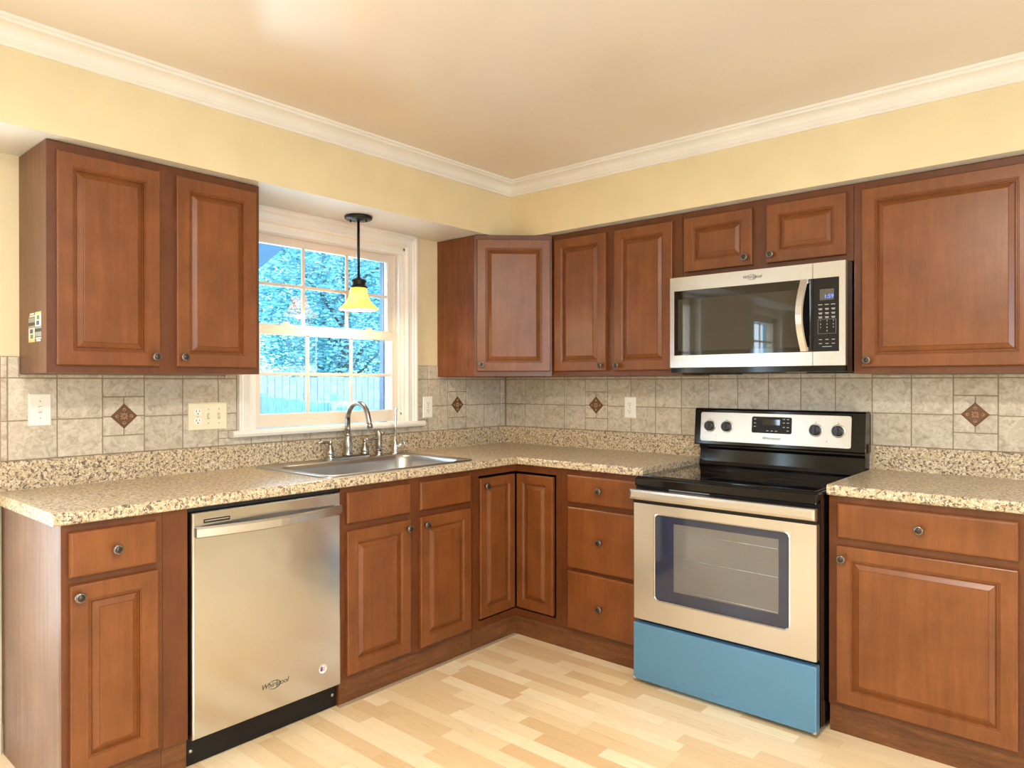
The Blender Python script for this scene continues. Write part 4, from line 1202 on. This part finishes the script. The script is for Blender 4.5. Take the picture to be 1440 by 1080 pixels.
# ------------------------------------------------------------------ switches and outlets
def plate_mb(wd, ht, mat_i=0):
    w = MB(); w.rings([rect(-wd / 2, wd / 2, -ht / 2, ht / 2, 0, 0), rect(-wd / 2, wd / 2, -ht / 2, ht / 2, 0, -0.003), rect(-wd / 2, wd / 2, -ht / 2, ht / 2, 0.004, -0.006)]); return w
def receptacle(parent, x, z, mat):
    w = MB()
    for s_ in (-1, 1):
        zc = z + s_ * 0.0195
        pts = []
        for k in range(24):
            a = 2 * pi * k / 24; pts.append((x + 0.0172 * cos(a), 0, zc + max(-0.0135, min(0.0135, 0.0172 * sin(a)))))
        w.rings([[(p[0], -0.0055, p[2]) for p in pts], [(p[0], -0.0078, p[2]) for p in pts]], mi=0)
        w.box(x - 0.0078, x - 0.0056, -0.0082, -0.0070, zc - 0.001, zc + 0.008, 1); w.box(x + 0.0056, x + 0.0074, -0.0082, -0.0070, zc, zc + 0.0075, 1)
        w.lathe([(0.0028, -0.0070), (0.0028, -0.0082)], (x, 0, zc - 0.0075), 'y', 10, 1)
    w.lathe([(0.003, -0.0055), (0.003, -0.0072)], (x, 0, z), 'y', 10, 2)
    return w.build('receptacle', [mat, 'slot_dark', 'screw_metal'], parent)
def toggle(parent, x, z, mat):
    w = MB(); w.box(x - 0.0055, x + 0.0055, -0.0068, -0.0055, z - 0.0125, z + 0.0125, 1)
    w.prism([(-0.006, z - 0.008), (-0.015, z + 0.004), (-0.016, z + 0.010), (-0.006, z + 0.006)], 'x', x - 0.0042, x + 0.0042, 0)
    for s_ in (-1, 1): w.lathe([(0.003, -0.0055), (0.003, -0.0072)], (x, 0, z + s_ * 0.030), 'y', 10, 1)
    return w.build('toggle', [mat, 'screw_metal'], parent)
TP = 0.0062
t_ = thing('light_switch', 'white single toggle switch plate at the far left of the tiles', 'switch', (TP, -2.546, 1.195), LW)
plate_mb(0.072, 0.116).build('plate', 'white_plastic', t_); toggle(t_, 0, 0, 'white_plastic')
t_ = thing('switch_plate', 'almond three-gang plate with an outlet and two toggles left of the window', 'switch', (TP, -1.927, 1.148), LW)
plate_mb(0.168, 0.116).build('plate', 'almond_plastic', t_)
receptacle(t_, -0.046, 0, 'white_plastic'); toggle(t_, 0, 0, 'almond_plastic'); toggle(t_, 0.046, 0, 'almond_plastic')
t_ = thing('wall_outlet', 'white duplex outlet right of the window', 'outlet', (TP, -0.668, 1.152), LW, 'white wall outlets')
plate_mb(0.072, 0.118).build('plate', 'white_plastic', t_); receptacle(t_, 0, 0, 'white_plastic')
t_ = thing('wall_outlet', 'white duplex outlet on the tiles left of the range', 'outlet', (0.921, -TP, 1.152), 0, 'white wall outlets')
plate_mb(0.072, 0.116).build('plate', 'white_plastic', t_); receptacle(t_, 0, 0, 'white_plastic')

# ------------------------------------------------------------------ pendant lamp
pl = thing('pendant_lamp', 'dark bronze pendant lamp with glowing amber glass shade over the sink', 'lamp', (0.17, -1.262, ZS))
w = MB(); w.lathe([(0.060, 0.0), (0.066, -0.003), (0.066, -0.012), (0.060, -0.017), (0.020, -0.019), (0.010, -0.024)], (0, 0, 0), 'z', 36)
for sx_ in (-0.038, 0.038): w.lathe([(0.004, -0.015), (0.004, -0.027), (0.002, -0.029)], (sx_ * 0.76, sx_ * 0.65, 0), 'z', 10)
w.build('canopy', 'dark_bronze', pl)
w = MB(); w.tube([(0, 0, -0.02), (0, 0, -0.31)], 0.0065, n=12); w.build('stem', 'dark_bronze', pl)
w = MB(); w.lathe([(0.008, -0.290), (0.010, -0.297), (0.022, -0.303), (0.036, -0.309), (0.040, -0.314), (0.033, -0.320), (0.033, -0.334), (0.041, -0.339), (0.043, -0.345), (0.036, -0.347)], (0, 0, 0), 'z', 32)
w.build('socket_cap', 'dark_bronze', pl)
w = MB()
prof = [(0.034, -0.344), (0.040, -0.352), (0.042, -0.370), (0.046, -0.388), (0.053, -0.405), (0.063, -0.420), (0.074, -0.431), (0.082, -0.436), (0.083, -0.440), (0.090, -0.444), (0.093, -0.449), (0.091, -0.452)]
prof2 = [(r_ - 0.003, z_ ) for r_, z_ in prof[::-1]]
n8 = 48
loops = []
for r_, z_ in prof + prof2:
    L_ = []
    for k in range(n8):
        a = 2 * pi * k / n8
        q = 1.0 + 0.035 * cos(8 * a) * min(1, max(0, (-z_ - 0.35) / 0.05))
        L_.append((r_ * q * cos(a), r_ * q * sin(a), z_))
    loops.append(L_)
w.rings(loops + [loops[0]], cap_first=False, cap_last=False, smooth=True)
bmesh.ops.remove_doubles(w.bm, verts=w.bm.verts, dist=1e-5)
w.build('lamp_shade', 'amber_glass', pl)
w = MB(); w.lathe([(0.010, -0.345), (0.012, -0.365), (0.020, -0.380), (0.026, -0.398), (0.024, -0.412), (0.014, -0.422), (0.003, -0.426)], (0, 0, 0), 'z', 20)
w.build('bulb', 'bulb_glow', pl)
point('pendant_light', (0.17, -1.262, ZS - 0.436), 7.0, (1.0, 0.80, 0.50), 0.03)

# ceiling lamps behind the viewer
for i, (lx, ly, pw, lab) in enumerate(((2.55, -2.75, 40, 'round flush ceiling lamp nearer the cabinets'), (3.1, -4.9, 40, 'round flush ceiling lamp nearer the dining end'))):
    cl = thing('ceiling_lamp', lab, 'lamp', (lx, ly, ZC), 0, 'flush ceiling lamps')
    w = MB(); w.lathe([(0.17, 0.0), (0.175, -0.012), (0.165, -0.020)], (0, 0, 0), 'z', 32); w.build('rim', 'dark_bronze', cl)
    w = MB(); w.lathe([(0.160, -0.018), (0.150, -0.045), (0.120, -0.068), (0.070, -0.082), (0.010, -0.086)], (0, 0, 0), 'z', 32); w.build('glass_bowl', 'lamp_glass', cl)
    p_ = area('ceiling_lamp_light', (lx, ly, ZC - 0.095), (0, 0, 0), 0.28, 0.28, pw, (1.0, 0.945, 0.865)); p_.data.shape = 'DISK'

# ------------------------------------------------------------------ outdoors
o = MB().box(-30, -WT - 0.01, -14, 34, -0.9, -0.75).build('ground', 'grass'); struct(o, 'lawn outside the window')
def leafy(parent, mats, n, cen, rad, size, name='foliage'):
    w = MB()
    for i in range(n):
        while True:
            p = Vector((random.uniform(-1, 1), random.uniform(-1, 1), random.uniform(-1, 1)))
            if 0.25 < p.length < 1: break
        p = Vector((cen[0] + p.x * rad[0], cen[1] + p.y * rad[1], cen[2] + p.z * rad[2]))
        s_ = size * random.uniform(0.6, 1.4)
        M = Matrix.Rotation(random.uniform(0, 6.28), 4, 'Z') @ Matrix.Rotation(random.uniform(0, 6.28), 4, 'X')
        q = [p + (M @ Vector(v_)) for v_ in ((-s_, 0, 0), (0, -s_ * .45, 0.1 * s_), (s_, 0, 0), (0, s_ * .45, 0.1 * s_))]
        w.add(q, [(0, 1, 2, 3)], random.randrange(len(mats)))
    return w.build(name, mats, parent)
tree_spots = [(-11.6, 3.3, 'leafy tree just behind the board fence, at the left of the window view'), (-11.6, 7.0, 'leafy tree just behind the board fence, at the middle of the window view'),
              (-11.6, 10.7, 'leafy tree just behind the board fence, at the right edge of the view'), (-15.4, 5.2, 'taller far tree rising behind the left gap of the nearer trees'),
              (-15.4, 8.9, 'taller far tree rising behind the nearer trees in the window middle'), (-15.4, 12.6, 'taller far tree rising behind the right of the nearer trees')]
for i, (tx_, ty_, lb) in enumerate(tree_spots):
    tr_ = thing('tree', lb, 'tree', (tx_, ty_, -0.75), 0, 'trees behind the fence')
    w = MB(); w.tube([(0, 0, 0), (0.1, 0.05, 2.0), (0.0, 0.2, 4.2), (0.2, 0.1, 6.5)], [0.22, 0.17, 0.12, 0.04], n=8)
    for k in range(7):
        a = k * 1.7; z_ = 1.6 + k * 0.6
        w.tube([(0.05, 0.1, z_), (0.8 * cos(a), 0.8 * sin(a), z_ + 0.7), (1.5 * cos(a), 1.5 * sin(a), z_ + 1.1)], [0.08, 0.05, 0.015], n=6)
    w.build('trunk', 'bark', tr_)
    leafy(tr_, ['leaf_a', 'leaf_b', 'leaf_c'], 19000, (0, 0, 4.1 if i < 3 else 5.2), (1.75, 1.8, 3.9 if i < 3 else 4.6), 0.060)
def fence(name, label, A, B, h, bw, mat, base_z=-0.75, gap=0.012, rails=(0.3, 1.5), drop=0.0):
    A, B = Vector(A), Vector(B); d = (B - A); L_ = d.length; ang_ = atan2(d.y, d.x)
    f_ = thing(name, label, 'fence', (A.x, A.y, base_z), ang_)
    w = MB(); n = int(L_ / (bw + gap))
    for k in range(n):
        x_ = k * (bw + gap); hh = h - drop * x_ / L_ + random.uniform(-0.015, 0.015)
        w.box(x_, x_ + bw, -0.012, 0.012, 0.03, hh)
    w.build('board', mat, f_)
    w = MB()
    for z_ in rails: w.box(0, L_, 0.012, 0.05, z_, z_ + 0.09)
    for k in range(int(L_ / 2.4) + 1): w.box(k * 2.4, k * 2.4 + 0.09, 0.012, 0.10, 0, h + 0.05)
    w.build('rail', mat, f_)
    return f_
fence('board_fence', 'tall pale board fence across the far side of the yard', (-8.9, 0.0, 0), (-8.9, 11.0, 0), 2.15, 0.14, 'fence_board')
fence('picket_fence', 'lower slatted fence running from the board fence towards the house', (-8.7, 3.22, 0), (-3.2, 2.80, 0), 1.80, 0.06, 'fence_board_near', gap=0.04, rails=(0.3, 1.30), drop=0.19)
# neighbour's eave at the upper left of the window
ev = thing('porch_roof', 'blue grey porch gable seen at the upper left of the window', 'roof', (-3.0, -0.5, -0.75))
w = MB(); w.prism([(-0.30, 2.35), (1.22, 3.72), (1.22, 4.2), (-0.30, 4.2)], 'x', -0.2, 0.0); w.build('gable', 'siding', ev)
w = MB(); w.box(-0.15, -0.05, -0.28, -0.18, 0, 2.5); w.build('post', 'siding', ev)

print('scene built', len(SC.objects))
